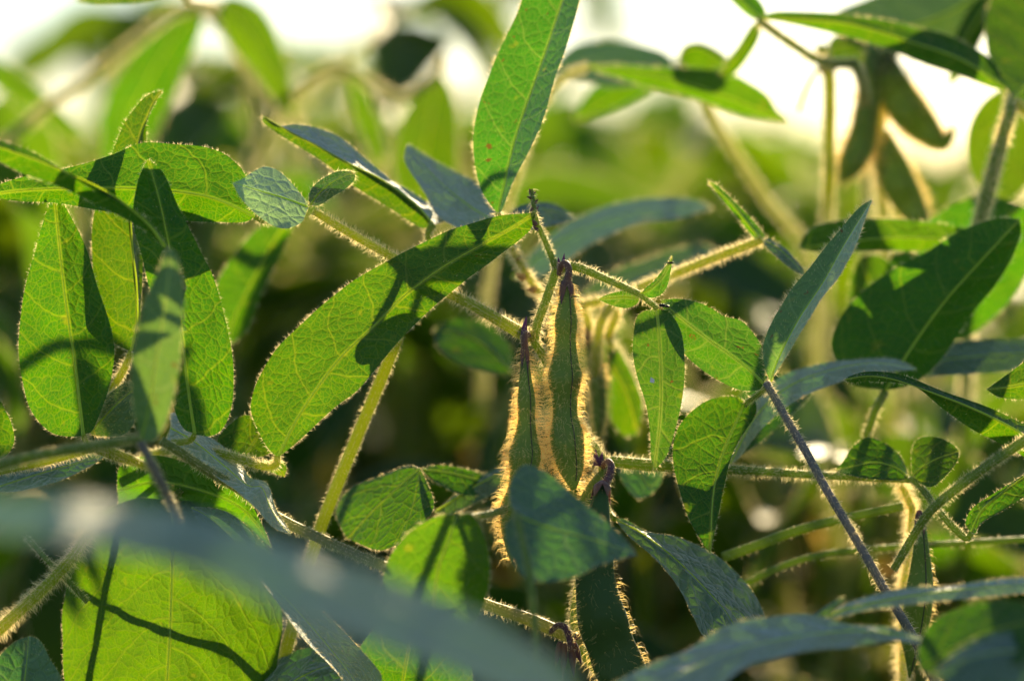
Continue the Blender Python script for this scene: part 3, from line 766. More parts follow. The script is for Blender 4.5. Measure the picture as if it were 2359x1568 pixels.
stalk(t, [(190, 1235, 2.8), (228, 1257, 2.9), (380, 1298, 3), (529, 1339, 3.1), (620, 1370, 3.4), (760, 1480, 4)], [7, 7, 8, 8, 9, 10], STEM, .6, 10, 'petiole', 50)
t = thing('soybean_stalk', 'yellow hairy soybean stem crossing the bottom left corner', 'stalk', W(85, 1355, 0))
stalk(t, [(215, 1205, .5), (172, 1275, .3), (110, 1345, .1), (40, 1410, -.1), (-20, 1466, -.2), (-200, 1640, -.4), (-420, 2000, -.4)], [12, 13, 13.5, 14, 14, 15, 17], STEM_LIT, 1.3, 22, 'stem', 50)
stalk(t, [(60, 1235, .8), (98, 1278, .5), (128, 1310, .3), (160, 1342, .3), (200, 1385, .5)], [5, 6, 6, 6, 6], STEM, 1.2, 10, 'tendril', 24)
t = thing('soybean_leaf', 'small dull green leaf with a rounded tip in the bottom left corner', 'leaf', W(40, 1600, -1))
leaflet(t, [(50, 1640, -1), (55, 1580, -1), (62, 1520, -.9), (66, 1465, -.8)], [(-20, 1600), (-15, 1545), (0, 1508), (34, 1477)], [(120, 1640), (140, 1568), (116, 1518), (98, 1481), (80, 1467)], -.4, -.5, 0, LEAF_DOWN, .9, (40, 9), hl=7)
t = thing('soybean_leaf', 'steep silvery leaf with two bright furry edges running down to the bottom', 'leaf', W(595, 1320, -.5))
leaflet(t, [(594, 1322, -.6), (650, 1370, -.5), (715, 1440, -.4), (790, 1530, -.2), (840, 1600, 0)], [(640, 1340), (705, 1375), (765, 1425), (826, 1492), (880, 1560)], [(610, 1352), (655, 1414), (720, 1490), (775, 1548), (815, 1600)], 1.2, -3.0, 0, LEAF_PALE, 2.0, (60, 8), hl=9, top=2.0)
t = thing('soybean_leaf', 'blue-grey crinkled leaf at the bottom edge beside the bright yellow-green one', 'leaf', W(640, 1590, .3))
leaflet(t, [(560, 1640, .2), (640, 1590, .4), (720, 1545, .9), (800, 1520, 1.4)], [(560, 1590), (640, 1520), (700, 1494), (750, 1492)], [(620, 1680), (700, 1650), (780, 1600), (810, 1560)], 1.6, -1.4, 0, LEAF_DOWN, .4, (50, 10), pucker=.09, hl=6, top=1)
t = thing('soybean_leaf', 'dark green leaf at the bottom edge left of the dried flower', 'leaf', W(900, 1640, .5))
leaflet(t, [(930, 1700, .5), (925, 1600, .6), (940, 1500, .7), (960, 1400, .8)], [(820, 1680), (815, 1590), (825, 1500), (880, 1430)], [(1080, 1680), (1090, 1580), (1080, 1500), (1020, 1430)], .3, .3, 0, LEAF, .5, (44, 9), hl=6)

# ---- blurred leaves close to the lens
t = thing('soybean_leaf', 'long blurred grey-blue leaf close to the lens, sweeping across the lower left', 'leaf', W(1240, 1540, -17))
leaflet(t, [(1330, 1600, -18), (1150, 1490, -19), (900, 1385, -20), (650, 1305, -21), (400, 1235, -19), (150, 1190, -22), (-80, 1180, -20), (-350, 1230, -20)], [(1180, 1600), (1000, 1535), (850, 1485), (700, 1430), (550, 1355), (380, 1292), (180, 1255), (0, 1232), (-150, 1225)], [(1320, 1560), (1220, 1480), (1050, 1390), (880, 1322), (600, 1232), (420, 1180), (200, 1146), (0, 1140), (-150, 1150)], -.95, 1.0, .1, LEAF_PALE, .35, (90, 10), hl=8, pucker=.03, wave=.02, top=1)
stalk(t, [(1330, 1600, -18), (1420, 1700, -17), (1600, 2000, -13), (1800, 3200, -10)], [12, 12, 14, 20], STEM, .5, 10, 'petiole', 30)
t = thing('soybean_leaf', 'blurred green heart-shaped leaf hanging in front of the pods on a thin stalk', 'leaf', W(1187, 1180, -4.6))
leaflet(t, [(1187, 1180, -4.6), (1225, 1200, -4.6), (1290, 1222, -4.6), (1370, 1243, -4.5), (1468, 1276, -4.2)], [(1174, 1150), (1180, 1105), (1208, 1072), (1245, 1082), (1285, 1108), (1330, 1150), (1378, 1184), (1428, 1226)], [(1166, 1205), (1166, 1250), (1184, 1296), (1214, 1330), (1262, 1340), (1325, 1328), (1375, 1303), (1426, 1288)], 0.5, -.6, .1, LEAF_DOWN, .6, (60, 12), hl=6, pucker=.045, top=.3)
stalk(t, [(1187, 1178, -4.6), (1200, 1230, -5.2), (1217, 1310, -5.8), (1230, 1420, -6), (1238, 1580, -6), (1240, 2400, -5)], [7, 8, 8, 9, 10, 12], STEM, .4, 8, 'petiole', 40)
t = thing('soybean_leaf', 'blurred half-lit leaf with a bright furry top, left of the heart-shaped one', 'leaf', W(1050, 1190, -3))
leaflet(t, [(1052, 1186, -3), (1035, 1240, -3.1), (1010, 1310, -3.2), (1000, 1400, -3.3), (1020, 1500, -3.3)], [(1085, 1184), (1112, 1226), (1127, 1280), (1126, 1345), (1108, 1405), (1070, 1470)], [(1010, 1188), (948, 1220), (905, 1270), (885, 1320), (890, 1380), (940, 1460)], (-.9, .3), .2, .1, LEAF_YELLOW, 1.2, (56, 10), hl=12, pucker=.04)
stalk(t, [(1052, 1188, -3), (1085, 1190, -2.6), (1140, 1180, -1.5), (1200, 1165, .6), (1320, 1165, 1.5)], [7, 8, 8, 8, 9], STEM, 1, 12, 'petiole', 24)
t = thing('soybean_leaf', 'large blurred pale blue-green leaf rising from the bottom edge, right of the broad pod', 'leaf', W(1500, 1640, -6))
leaflet(t, [(2140, 1475, -4.5), (2000, 1452, -4.9), (1850, 1462, -5.3), (1700, 1495, -5.8), (1560, 1555, -6.3), (1380, 1660, -6.8)], [(2110, 1482), (2000, 1474), (1863, 1502), (1760, 1526), (1660, 1570), (1560, 1630), (1450, 1700)], [(2110, 1462), (2000, 1432), (1897, 1421), (1794, 1422), (1692, 1440), (1623, 1460), (1555, 1501), (1440, 1560), (1360, 1630)], -1.4, 1.7, 0, LEAF_PALE, .8, (80, 10), hl=7, pucker=.14, wave=.08, top=.8)
t = thing('soybean_leaf', 'blurred edge-on leaf with a white furry top, above the pale blue-green one at right', 'leaf', W(1890, 1420, -4))
leaflet(t, [(1895, 1422, -4), (1960, 1398, -3.9), (2080, 1374, -3.8), (2230, 1355, -3.7), (2380, 1345, -3.6), (2520, 1350, -3.6)], [(1920, 1404), (2000, 1370), (2100, 1355), (2220, 1343), (2359, 1329), (2460, 1335)], [(1920, 1424), (2000, 1404), (2060, 1396), (2200, 1380), (2359, 1366), (2460, 1362)], 1.9, -.4, 0, LEAF_PALE, 1.6, (70, 8), hl=9, top=1.5)
leaflet(t, [(1870, 1428, -4.2), (1900, 1408, -4.2), (1945, 1376, -4.1)], [(1876, 1412), (1905, 1392), (1935, 1376)], [(1890, 1428), (1920, 1410), (1942, 1386)], .8, .3, 0, LEAF_DOWN, .8, (20, 6), hl=6)
t = thing('soybean_leaf', 'blurred dark leaf with a yellow-lit patch in the bottom right corner', 'leaf', W(2400, 1560, -7))
leaflet(t, [(2120, 1540, -6), (2200, 1490, -6.5), (2290, 1450, -7), (2420, 1420, -7.5)], [(2120, 1480), (2160, 1420), (2240, 1392), (2340, 1385)], [(2180, 1570), (2270, 1550), (2360, 1520), (2420, 1480)], 1.5, -1.3, 0, LEAF, .6, (44, 9), hl=7)
leaflet(t, [(2450, 1520, -7.5), (2360, 1500, -7.8), (2270, 1505, -8), (2150, 1545, -8.2)], [(2420, 1600), (2330, 1620), (2230, 1600), (2180, 1570)], [(2420, 1480), (2340, 1455), (2250, 1470), (2190, 1510)], -.8, 1.4, 0, LEAF_DOWN, .6, (44, 9), hl=7)

# ---- lower right
t = thing('soybean_leaf', 'blue-grey ribbed leaf drooping to the right of the broad pod', 'leaf', W(1420, 1198, .8))
leaflet(t, [(1418, 1196, .9), (1480, 1228, .7), (1560, 1290, .4), (1630, 1360, .2), (1680, 1420, .1), (1720, 1500, 0)], [(1440, 1197), (1495, 1226), (1570, 1240), (1640, 1272), (1692, 1310), (1730, 1355), (1762, 1415), (1765, 1480)], [(1435, 1222), (1465, 1250), (1529, 1306), (1575, 1370), (1596, 1415), (1620, 1465), (1670, 1510)], 1.5, -1.3, .1, LEAF_DOWN, .7, (70, 12), hl=6, pucker=.07, top=.8)
stalk(t, [(1418, 1196, .9), (1404, 1180, 1.2), (1392, 1150, 1.3)], [6, 7, 8], STEM, .8, 9, 'petiole', 14)
t = thing('soybean_stalk', 'grey-green hairy soybean stalk rising to the right edge above a curled shaded leaf', 'stalk', W(2150, 1165, -.8))
stalk(t, [(2060, 1310, 0), (2110, 1225, -.4), (2150, 1170, -.8), (2220, 1112, -1), (2290, 1062, -1.1), (2370, 1008, -1.2), (2560, 880, -1.5)], [9, 10, 11, 11, 11.5, 12, 13], STEM, 1.0, 12, 'petiole', 50)
t = thing('soybean_leaf', 'curled dark leaf on a bent stalk at the right edge, under the grey-green stalk', 'leaf', W(2236, 1226, -.2))
leaflet(t, [(2238, 1226, -.2), (2258, 1180, -.2), (2300, 1140, -.2), (2380, 1085, -.2), (2480, 1030, -.2)], [(2226, 1205), (2240, 1170), (2280, 1140), (2359, 1092), (2430, 1040)], [(2250, 1228), (2262, 1205), (2320, 1170), (2375, 1135), (2450, 1085)], 1.4, -1.2, 0, LEAF, 1.0, (50, 9), hl=9, pucker=.05)
stalk(t, [(2238, 1226, -.2), (2228, 1240, -.1), (2208, 1226, 0), (2167, 1182, .3), (2120, 1120, 1.2), (2096, 1104, 1.5)], [7, 9, 8, 8, 8, 8], STEM, .9, 11, 'petiole', 30)
t = thing('soybean_plant', 'shaded soybean stem at right with a narrow hanging pod and a bright furry node', 'plant', W(2100, 1150, 1.6))
stalk(t, [(2065, 1090, 2.4), (2082, 1130, 2.2), (2098, 1165, 2), (2110, 1195, 2), (2090, 1300, 3), (2080, 1500, 3.4), (2090, 2600, 4), (2080, 7200, 4)], [8, 10, 13, 10, 9, 14, 24, 32], STEM_LIT, 1.8, 24, 'stem', 70)
pod(t, [(2118, 1185, 1.2), (2121, 1230, 1.1), (2122, 1300, 1.1), (2118, 1370, 1.1), (2105, 1470, 1.2), (2095, 1560, 1.3)], [8, 14, 19, 25, 31, 33, 32, 28, 14, 2], .55, 1, 22, suture=1.3, count=1000)
stalk(t, [(1665, 1284, 2.6), (1750, 1254, 2.6), (1830, 1224, 2.5), (1940, 1195, 2.3), (2080, 1166, 2)], [12, 11.5, 11, 10, 10], STEM, .12, 8, 'petiole', 40)
t = thing('soybean_stalk', 'thin dark soybean stalk bending across the shade at lower right', 'stalk', W(1900, 1275, 3.4))
stalk(t, [(1600, 1420, 3.4), (1700, 1355, 3.4), (1800, 1305, 3.4), (1897, 1277, 3.4), (2040, 1262, 3.4), (2187, 1252, 3.4), (2400, 1240, 3.6)], [9, 9, 8, 8, 7, 7, 8], STEM, .25, 10, 'petiole', 50)
t = thing('soybean_leaf', 'bright leaf tip pointing in from the right edge, above the curled dark leaf', 'leaf', W(2420, 880, 0))
leaflet(t, [(2440, 870, 0), (2380, 880, 0), (2330, 890, 0), (2273, 897, 0)], [(2430, 930), (2370, 920), (2330, 919), (2298, 913)], [(2440, 800), (2390, 812), (2359, 833), (2315, 866)], .2, .3, 0, LEAF, 1, (40, 9), hl=7)
t = thing('soybean_leaf', 'narrow dark leaf with a blue-grey top edge, arching down to the right edge', 'leaf', W(2420, 1050, .2))
leaflet(t, [(2440, 1060, .3), (2340, 990, .2), (2240, 940, .1), (2150, 905, 0), (2060, 874, 0), (2000, 866, 0), (1944, 874, 0)], [(2400, 1075), (2325, 1032), (2245, 990), (2170, 940), (2100, 888), (2010, 878), (1960, 880)], [(2440, 1030), (2360, 978), (2260, 932), (2170, 897), (2070, 864), (2000, 855), (1958, 864)], .6, 1.5, 0, LEAF, 1.0, (80, 9), hl=8, pucker=.03, top=.7, label='narrow drooping leaflet')
t = thing('soybean_leaf', 'blurred blue-grey leaf arching over behind the violet stalk', 'leaf', W(1690, 1060, 2.6))
leaflet(t, [(1680, 1070, 2.4), (1740, 960, 2.6), (1820, 888, 2.8), (1920, 850, 3), (2020, 836, 3.1), (2112, 850, 3.2)], [(1672, 1040), (1710, 960), (1790, 875), (1880, 838), (1950, 828), (2050, 824)], [(1705, 1050), (1760, 980), (1830, 925), (1930, 882), (2030, 856), (2090, 852)], 1.7, -1.2, 0, LEAF_PALE, .8, (60, 8), hl=8, pucker=.05, top=.8)
leaflet(t, [(1690, 1060, 2.6), (1740, 990, 3.6), (1780, 930, 4.2), (1850, 880, 4.8)], [(1670, 1010), (1690, 930), (1760, 860)], [(1760, 1010), (1830, 950), (1870, 900)], 1.5, -1.2, 0, LEAF, .6, (40, 9), hl=8)  # dark leaflet added behind to shade the drooping leaflet of the violet stalk
t = thing('soybean_leaf', 'shaded teal leaf lying level behind the big dark leaf, reaching the right edge', 'leaf', W(2500, 790, 5))
leaflet(t, [(2520, 800, 5), (2400, 810, 5), (2280, 818, 5), (2170, 830, 5), (2050, 865, 5.2)], [(2480, 850), (2380, 850), (2270, 858), (2150, 868)], [(2480, 775), (2380, 778), (2270, 782), (2150, 800)], -1, 1.8, 0, LEAF_DOWN, .5, (50, 8), hl=7)

# ---- right, a little behind
t = thing('soybean_leaf', 'big dark shaded leaf rising to the right edge behind the upright folded leaflet', 'leaf', W(2060, 870, 3.4))
leaflet(t, [(2040, 900, 3.4), (2100, 800, 3.4), (2180, 690, 3.3), (2270, 590, 3.2), (2350, 505, 3.2)], [(1960, 880), (1915, 800), (1930, 740), (1955, 703), (1999, 661), (2068, 615), (2135, 580), (2187, 545), (2245, 518), (2300, 503)], [(2090, 890), (2135, 860), (2187, 802), (2239, 723), (2290, 660), (2323, 607), (2352, 540)], .3, .5, .1, LEAF, 1.0, (70, 12), hl=10, pucker=.05)
stalk(t, [(2040, 900, 3.4), (2010, 960, 3.6), (1990, 1060, 5), (2000, 1300, 18), (2000, 2400, 30)], [9, 10, 11, 13, 20], STEM, .5, 10, 'petiole', 30)
t = thing('soybean_leaf', 'yellow-green leaf with a glowing lower edge behind the tip of the upright folded leaflet', 'leaf', W(2250, 560, 4.6))
leaflet(t, [(2290, 570, 4.6), (2180, 552, 4.6), (2050, 548, 4.6), (1930, 560, 4.6), (1840, 572, 4.6)], [(2240, 585), (2140, 580), (2020, 578), (1920, 580), (1870, 578)], [(2260, 540), (2200, 522), (2100, 508), (1990, 503), (1900, 514), (1855, 540)], .4, .5, 0, LEAF_YELLOW, 1.3, (56, 9), hl=11)
t = thing('soybean_leaf', 'narrow folded leaf on a hairy golden stalk behind and above the small fly', 'leaf', W(1745, 552, 2.4))
leaflet(t, [(1752, 552, 2.4), (1720, 512, 2.3), (1680, 464, 2.2), (1632, 421, 2.2)], [(1738, 546), (1700, 502), (1660, 456), (1640, 430)], [(1762, 542), (1732, 504), (1690, 462), (1650, 428)], .9, 1.2, 0, LEAF, 1.5, (40, 7), hl=11)
leaflet(t, [(1756, 552, 2.4), (1790, 570, 2.4), (1825, 600, 2.4), (1853, 634, 2.4)], [(1775, 548), (1812, 572), (1845, 612)], [(1764, 570), (1796, 596), (1830, 622)], 1.5, -1, 0, LEAF_DOWN, 1.5, (36, 7), hl=11)
stalk(t, [(1755, 552, 2.4), (1710, 570, 2.5), (1650, 592, 2.7), (1555, 630, 3), (1440, 680, 3.5), (1380, 760, 4.2), (1370, 1000, 5)], [9, 9, 9, 9, 10, 10, 12], STEM_LIT, 2.0, 16, 'petiole', 50)

# ---- upper middle
t = thing('soybean_leaf', 'tall soybean leaf pointing out of the top of the picture, lit green with pale ribs', 'leaf', W(1148, 500, 1.6))
leaflet(t, [(1148, 492, 1.6), (1180, 345, 1.6), (1208, 256, 1.7), (1235, 180, 1.8), (1265, 95, 1.9), (1300, -10, 2.1), (1350, -160, 2.4)], [(1136, 480), (1108, 437), (1094, 375), (1091, 308), (1102, 239), (1119, 191), (1153, 113), (1187, 41), (1215, -30), (1270, -110)], [(1160, 480), (1187, 410), (1221, 342), (1252, 273), (1283, 171), (1310, 85), (1337, 0), (1355, -90)], .25, (-1.2, -.8), .1, LEAF_SPOT, 1.6, (80, 12), hl=10, pucker=.05, top=1.0, mat2=LEAF_DOWN)  # right half greyer: its turn from the light put into its colour
stalk(t, [(1148, 490, 1.6), (1150, 510, 1.6), (1165, 545, 1.9), (1195, 600, 2.4), (1230, 660, 3), (1275, 720, 3.6), (1310, 1000, 16), (1330, 2400, 30)], [8, 9, 9, 9, 10, 10, 14, 22], STEM_LIT, 1.6, 16, 'petiole', 60)
spikes(t, [(1195, 600, 2.3, 1180, 570, 2.3, 9), (1210, 640, 2.6, 1186, 630, 2.6, 10), (1235, 665, 2.8, 1212, 668, 2.8, 9)], DRY, 'bud')
t = thing('soybean_leaf', 'folded leaf, blue-grey above and green below, between the downy leaflet and tall leaf', 'leaf', W(990, 530, 2.2))
leaflet(t, [(1000, 518, 2.2), (955, 468, 2.1), (880, 414, 2), (806, 377, 1.9), (735, 338, 1.9), (668, 303, 1.9), (604, 266, 2)], [(975, 526), (940, 508), (897, 478), (811, 427), (750, 378), (684, 335), (612, 288)], [(1030, 505), (1000, 478), (960, 452), (910, 420), (880, 393), (828, 352), (780, 315), (735, 297), (680, 288), (640, 290)], (.3, .4), 2.0, 0, LEAF, 1.3, (76, 10), hl=9, pucker=.05, top=.8, mat2=LEAF_PALE)  # right half: silvery upper face, with sky light put into its colour
stalk(t, [(1000, 518, 2.2), (988, 530, 2.2), (985, 556, 2.3), (960, 610, 2.2), (910, 700, 1.8), (905, 790, 1.4)], [8, 9, 9, 9, 12], STEM, 1, 12, 'petiole', 30)
t = thing('soybean_leaf', 'blurred blue-grey leaf with a white sunlit tip, beside the foot of the tall leaf', 'leaf', W(1130, 510, 3.4))
leaflet(t, [(1160, 520, 3.2), (1090, 480, 3.4), (1025, 430, 3.6), (975, 380, 3.7), (938, 332, 3.8)], [(1080, 530), (1010, 500), (985, 460), (965, 425), (934, 369)], [(1150, 500), (1132, 470), (1102, 424), (1033, 386), (972, 350)], -1.6, 1.9, 0, LEAF_PALE, .7, (50, 9), hl=7, pucker=.07, top=.8)
leaflet(t, [(1165, 530, 3.4), (1200, 500, 3.6), (1240, 480, 4), (1330, 500, 5)], [(1175, 490), (1205, 470), (1270, 468)], [(1190, 540), (1240, 525), (1290, 515)], 1.6, -1.0, 0, LEAF_DOWN, .5, (36, 8), hl=7)

# ---- blurred leaves and pods at the upper right
t = thing('soybean_leaf', 'long blurred dark leaf slanting across the upper right above the hanging pods', 'leaf', W(1745, 45, 6))
leaflet(t, [(2330, 215, 5.6), (2220, 140, 5.8), (2102, 98, 6), (1999, 66, 6), (1897, 48, 6), (1740, 44, 6)], [(2290, 203), (2204, 172), (2136, 150), (2033, 109), (1897, 72), (1794, 49)], [(2312, 185), (2273, 130), (2187, 82), (2102, 62), (1999, 41), (1914, 30), (1794, 29)], .4, 1.0, 0, LEAF, 1.2, (60, 9), hl=9, pucker=.04)
stalk(t, [(2330, 215, 5.6), (2334, 240, 5.0), (2322, 270, 4.6), (2300, 350, 4.4), (2278, 430, 4.4), (2259, 505, 4.4), (2235, 640, 5.5), (2225, 900, 14), (2220, 1300, 26), (2220, 2600, 34)], [12, 15, 14, 13, 13, 13, 14, 17, 22], STEM, 1.6, 14, 'petiole', 60)
stalk(t, [(2334, 238, 5), (2350, 246, 5), (2380, 270, 5.2), (2440, 300, 6)], [11, 10, 9, 9], STEM_LIT, 1.6, 14, 'leaflet_stalk', 20)
leaflet(t, [(2336, 226, 5.0), (2380, 170, 5.7), (2400, 60, 7.0), (2380, -80, 8.6), (2330, -200, 10)], [(2318, 205), (2293, 171), (2276, 120), (2269, 44), (2283, -5), (2300, -100)], [(2380, 240), (2470, 180), (2500, 40), (2460, -80), (2390, -170)], .2, .3, .1, LEAF, .9, (60, 10), hl=9, pucker=.05, label='broad dark leaflet at the upper right corner')
t = thing('soybean_leaf', 'bright yellow-green blurred leaf with a blunt end against the sky, right of the tall leaf', 'leaf', W(1810, 278, 9))
leaflet(t, [(1356, 154, 9), (1420, 160, 9), (1520, 178, 9), (1640, 212, 9), (1740, 250, 9), (1815, 280, 9)], [(1410, 150), (1500, 155), (1600, 158), (1675, 167), (1726, 191), (1767, 219), (1791, 254), (1808, 268)], [(1380, 166), (1426, 180), (1500, 202), (1600, 228), (1692, 260), (1770, 276)], .2, .4, 0, LEAF_YELLOW, 1.2, (56, 9), hl=10)
stalk(t, [(1357, 154, 9), (1320, 160, 9), (1265, 220, 9.2), (1215, 330, 9.5), (1170, 470, 10), (1120, 700, 16), (1110, 1100, 28), (1100, 2200, 34)], [6, 7, 8, 8, 9, 10, 20], STEM_LIT, 1, 12, 'petiole', 40)
t = thing('soybean_leaf', 'blurred blue-green arching leaf behind the bright yellow-green one', 'leaf', W(1530, 125, 14))
leaflet(t, [(1560, 145, 14), (1480, 128, 14), (1400, 130, 14), (1330, 150, 14), (1270, 175, 14)], [(1500, 190), (1420, 200), (1350, 190), (1290, 180)], [(1529, 118), (1480, 104), (1426, 95), (1370, 97), (1324, 106), (1286, 140)], -1.2, 1.2, 0, LEAF_DOWN, .5, (44, 8), hl=9)
leaflet(t, [(1500, 170, 14.5), (1430, 215, 14.4), (1370, 250, 14.4), (1322, 282, 14.4)], [(1440, 180), (1370, 200), (1335, 240)], [(1500, 205), (1440, 240), (1370, 268)], .4, .4, 0, LEAF, .5, (36, 8), hl=9)
stalk(t, [(1560, 145, 14), (1600, 160, 14.5), (1640, 260, 15), (1700, 360, 15.5), (1780, 480, 16), (1860, 600, 18), (1880, 1000, 30), (1900, 2000, 36)], [9, 9, 10, 10, 10, 11, 16], STEM_LIT, 1, 12, 'petiole', 40)
t = thing('soybean_leaf', 'small blurred leaf on a dark stalk left of the long slanting leaf', 'leaf', W(1690, 130, 9))
leaflet(t, [(1690, 170, 10), (1650, 130, 10), (1600, 108, 10), (1562, 130, 10)], [(1660, 180), (1610, 165), (1575, 150)], [(1670, 130), (1620, 98), (1580, 104)], .6, 1.2, 0, LEAF, 1.0, (30, 8), hl=10)
leaflet(t, [(1748, 46, 7), (1728, 90, 7.6), (1695, 135, 8.2), (1655, 180, 9)], [(1752, 80), (1722, 135), (1685, 175)], [(1730, 62), (1706, 100), (1670, 145)], .8, .8, 0, LEAF, 1.0, (30, 7), hl=10)
stalk(t, [(1748, 46, 6.6), (1790, 78, 6.8), (1860, 125, 7), (1905, 150, 7.2), (1985, 180, 7.6), (2000, 600, 20), (2010, 1000, 30), (2010, 2400, 40)], [9, 10, 11, 12, 13, 14, 24], STEM, 1, 12, 'petiole', 50)
leaflet(t, [(1750, 44, 6.4), (1725, 20, 6.6), (1690, -10, 7), (1640, -60, 8)], [(1735, 44), (1700, 18), (1660, -30)], [(1765, 30), (1745, -5), (1690, -50)], .4, .4, 0, LEAF, 1, (30, 7), hl=9)
t = thing('soybean_leaf', 'blurred green leaf behind the long slanting leaf at the top right', 'leaf', W(2260, -20, 11))
leaflet(t, [(2300, -60, 11), (2220, 10, 11), (2100, 60, 11), (2000, 40, 11), (1900, 45, 11)], [(2280, 40), (2220, 120), (2100, 130), (1990, 90)], [(2240, -90), (2120, -50), (2020, -10), (1940, 20)], .5, .6, 0, LEAF_DOWN, .8, (44, 9), hl=9)
leaflet(t, [(2290, -20, 10), (2250, 50, 10), (2215, 110, 10), (2185, 200, 10)], [(2290, 40), (2262, 90), (2225, 160)], [(2250, 0), (2215, 50), (2190, 120)], .4, .4, 0, LEAF, .8, (30, 8), hl=9)
t = thing('soybean_plant', 'blurred soybean top at the upper right with pods hanging against the white sky', 'plant', W(1910, 160, 9.5))
stalk(t, [(1890, 110, 9.9), (1905, 135, 9.7), (1910, 175, 9.5), (1911, 240, 9.5), (1910, 320, 9.5), (1909, 440, 9.7), (1900, 640, 18), (1890, 1100, 30), (1890, 2400, 36)], [14, 13, 8, 6, 6.5, 6.5, 8, 12], STEM_LIT, 1.5, 10, 'raceme', 50)
stalk(t, [(1896, 140, 9.5), (1882, 162, 9.5), (1862, 195, 9.5), (1846, 238, 9.5), (1842, 254, 9.5)], [4, 4, 5, 5.5, 4], STEM_LIT, 1, 8, 'tendril', 24)
spikes(t, [(1911, 262, 9.5, 1902, 270, 9.5, 7), (1911, 262, 9.5, 1920, 258, 9.5, 6), (1900, 168, 9.5, 1886, 150, 9.5, 10), (1912, 165, 9.5, 1934, 138, 9.5, 10)], DRY, 'bud')
pod(t, [(2012, 110, 9.5), (2008, 180, 9.5), (1998, 250, 9.5), (1988, 310, 9.5), (1970, 360, 9.5), (1948, 400, 9.5), (1936, 425, 9.5)], [12, 22, 27, 29, 31, 34, 28, 4], .6, 1, 26, suture=1.2, calyx=False, count=2200, label='blurred pod bending down to the left')
pod(t, [(2040, 120, 9.5), (2055, 190, 9.5), (2085, 245, 9.5), (2130, 295, 9.5), (2172, 325, 9.5), (2200, 290, 9.4)], [12, 32, 42, 44, 36, 20, 2], .6, 1, 26, suture=1.2, calyx=False, count=2200, label='blurred curved pod with dark bean bulges')
pod(t, [(2034, 300, 9.9), (2045, 360, 9.9), (2075, 430, 9.9), (2110, 490, 9.9), (2150, 540, 9.9)], [14, 32, 40, 40, 36, 24, 3], .6, 1, 26, suture=1.2, calyx=False, count=1400, label='blurred pod lowest of the hanging ones')
stalk(t, [(2000, 110, 10.1), (2022, 118, 9.7), (2030, 210, 9.7), (2026, 300, 9.9), (2030, 420, 10.3), (2050, 760, 18), (2060, 1100, 30), (2060, 2400, 36)], [13, 13, 12, 12, 13, 13, 16], STEM_LIT, 1.2, 15, 'stem', 50)
leaflet(t, [(1900, 120, 10.1), (1940, 105, 10.3), (2000, 100, 10.5), (2080, 120, 10.7)], [(1920, 85), (1970, 72), (2030, 85)], [(1915, 135), (1970, 165), (2040, 150)], .6, -.4, 0, LEAF, 1, (30, 8), hl=9)
t = thing('soybean_leaf', 'blurred rounded green leaf hanging at the right edge beside the thick hairy stalk', 'leaf', W(2290, 210, 8.5))
leaflet(t, [(2345, 200, 8.5), (2310, 280, 8.5), (2290, 370, 8.5), (2300, 470, 8.5)], [(2400, 260), (2400, 360), (2350, 440)], [(2310, 205), (2262, 240), (2232, 300), (2230, 370), (2262, 440)], .3, .3, 0, LEAF_YELLOW, 1, (40, 9), hl=12)

# ---- blurred leaves at the upper left
t = thing('soybean_leaf', 'large blurred dark green leaf hanging from a golden stalk at the upper left', 'leaf', W(460, 25, 19.0))
leaflet(t, [(462, 22, 19.0), (400, 90, 19.0), (340, 190, 19.0), (290, 300, 19.2), (262, 420, 19.6)], [(465, 60), (430, 150), (392, 240), (345, 330), (290, 400)], [(420, 35), (350, 85), (290, 150), (245, 230), (232, 320), (240, 390)], .3, .4, .1, LEAF, 1.2, (56, 9), hl=14)
stalk(t, [(490, 10, 19.0), (440, 18, 18.8), (380, 40, 18.8), (300, 105, 18.8), (200, 185, 19.0), (110, 245, 19.0), (20, 320, 19.4), (-120, 440, 20.0)], [11, 11, 11, 11, 10, 10, 11, 12], STEM, 1.6, 15, 'petiole', 60)
leaflet(t, [(490, 8, 19.0), (545, 50, 19.0), (600, 130, 19.2), (640, 200, 19.4), (684, 275, 19.8)], [(540, -6), (600, 22), (640, 85), (662, 160)], [(498, 30), (530, 100), (580, 160), (640, 240)], .3, .3, .1, LEAF_YELLOW, 1.2, (50, 9), hl=14)
stalk(t, [(470, 20, 19.3), (520, 80, 19.6), (570, 150, 20.0), (640, 235, 20.6), (700, 310, 21.4), (760, 420, 23.0)], [8, 9, 9, 9, 9, 11], STEM, 1.5, 14, 'stem', 40)
t = thing('soybean_leaf', 'blurred narrow leaf entering from the upper left edge', 'leaf', W(0, 180, 21.0))
leaflet(t, [(-90, 110, 21.0), (0, 175, 21.0), (70, 220, 21.0), (150, 285, 21.0), (190, 330, 21.0)], [(0, 140), (60, 180), (120, 232), (175, 290)], [(-20, 190), (50, 245), (110, 290), (160, 325)], .4, .5, 0, LEAF, 1.2, (40, 8), hl=14)
t = thing('soybean_leaf', 'dark leaf edge poking in at the top left border', 'leaf', W(330, -40, 8.0))
leaflet(t, [(420, -70, 8.0), (330, -50, 8.0), (250, -25, 8.0), (176, 2, 8.0)], [(340, -90), (260, -60), (200, -20)], [(400, -20), (320, 3), (240, 8)], .6, -.4, 0, LEAF, .8, (30, 8), hl=9)
stalk(t, [(420, -70, 8.0), (430, 0, 9.0), (500, 10, 18.0), (560, 100, 23.0), (600, 600, 27.0)], [8, 8, 9, 10, 14], STEM, 1, 12, 'petiole', 30)
t = thing('soybean_leaf', 'blurred green leaf hanging from a pointed tip against the sky, left of the tall leaf', 'leaf', W(1010, 170, 19.0))
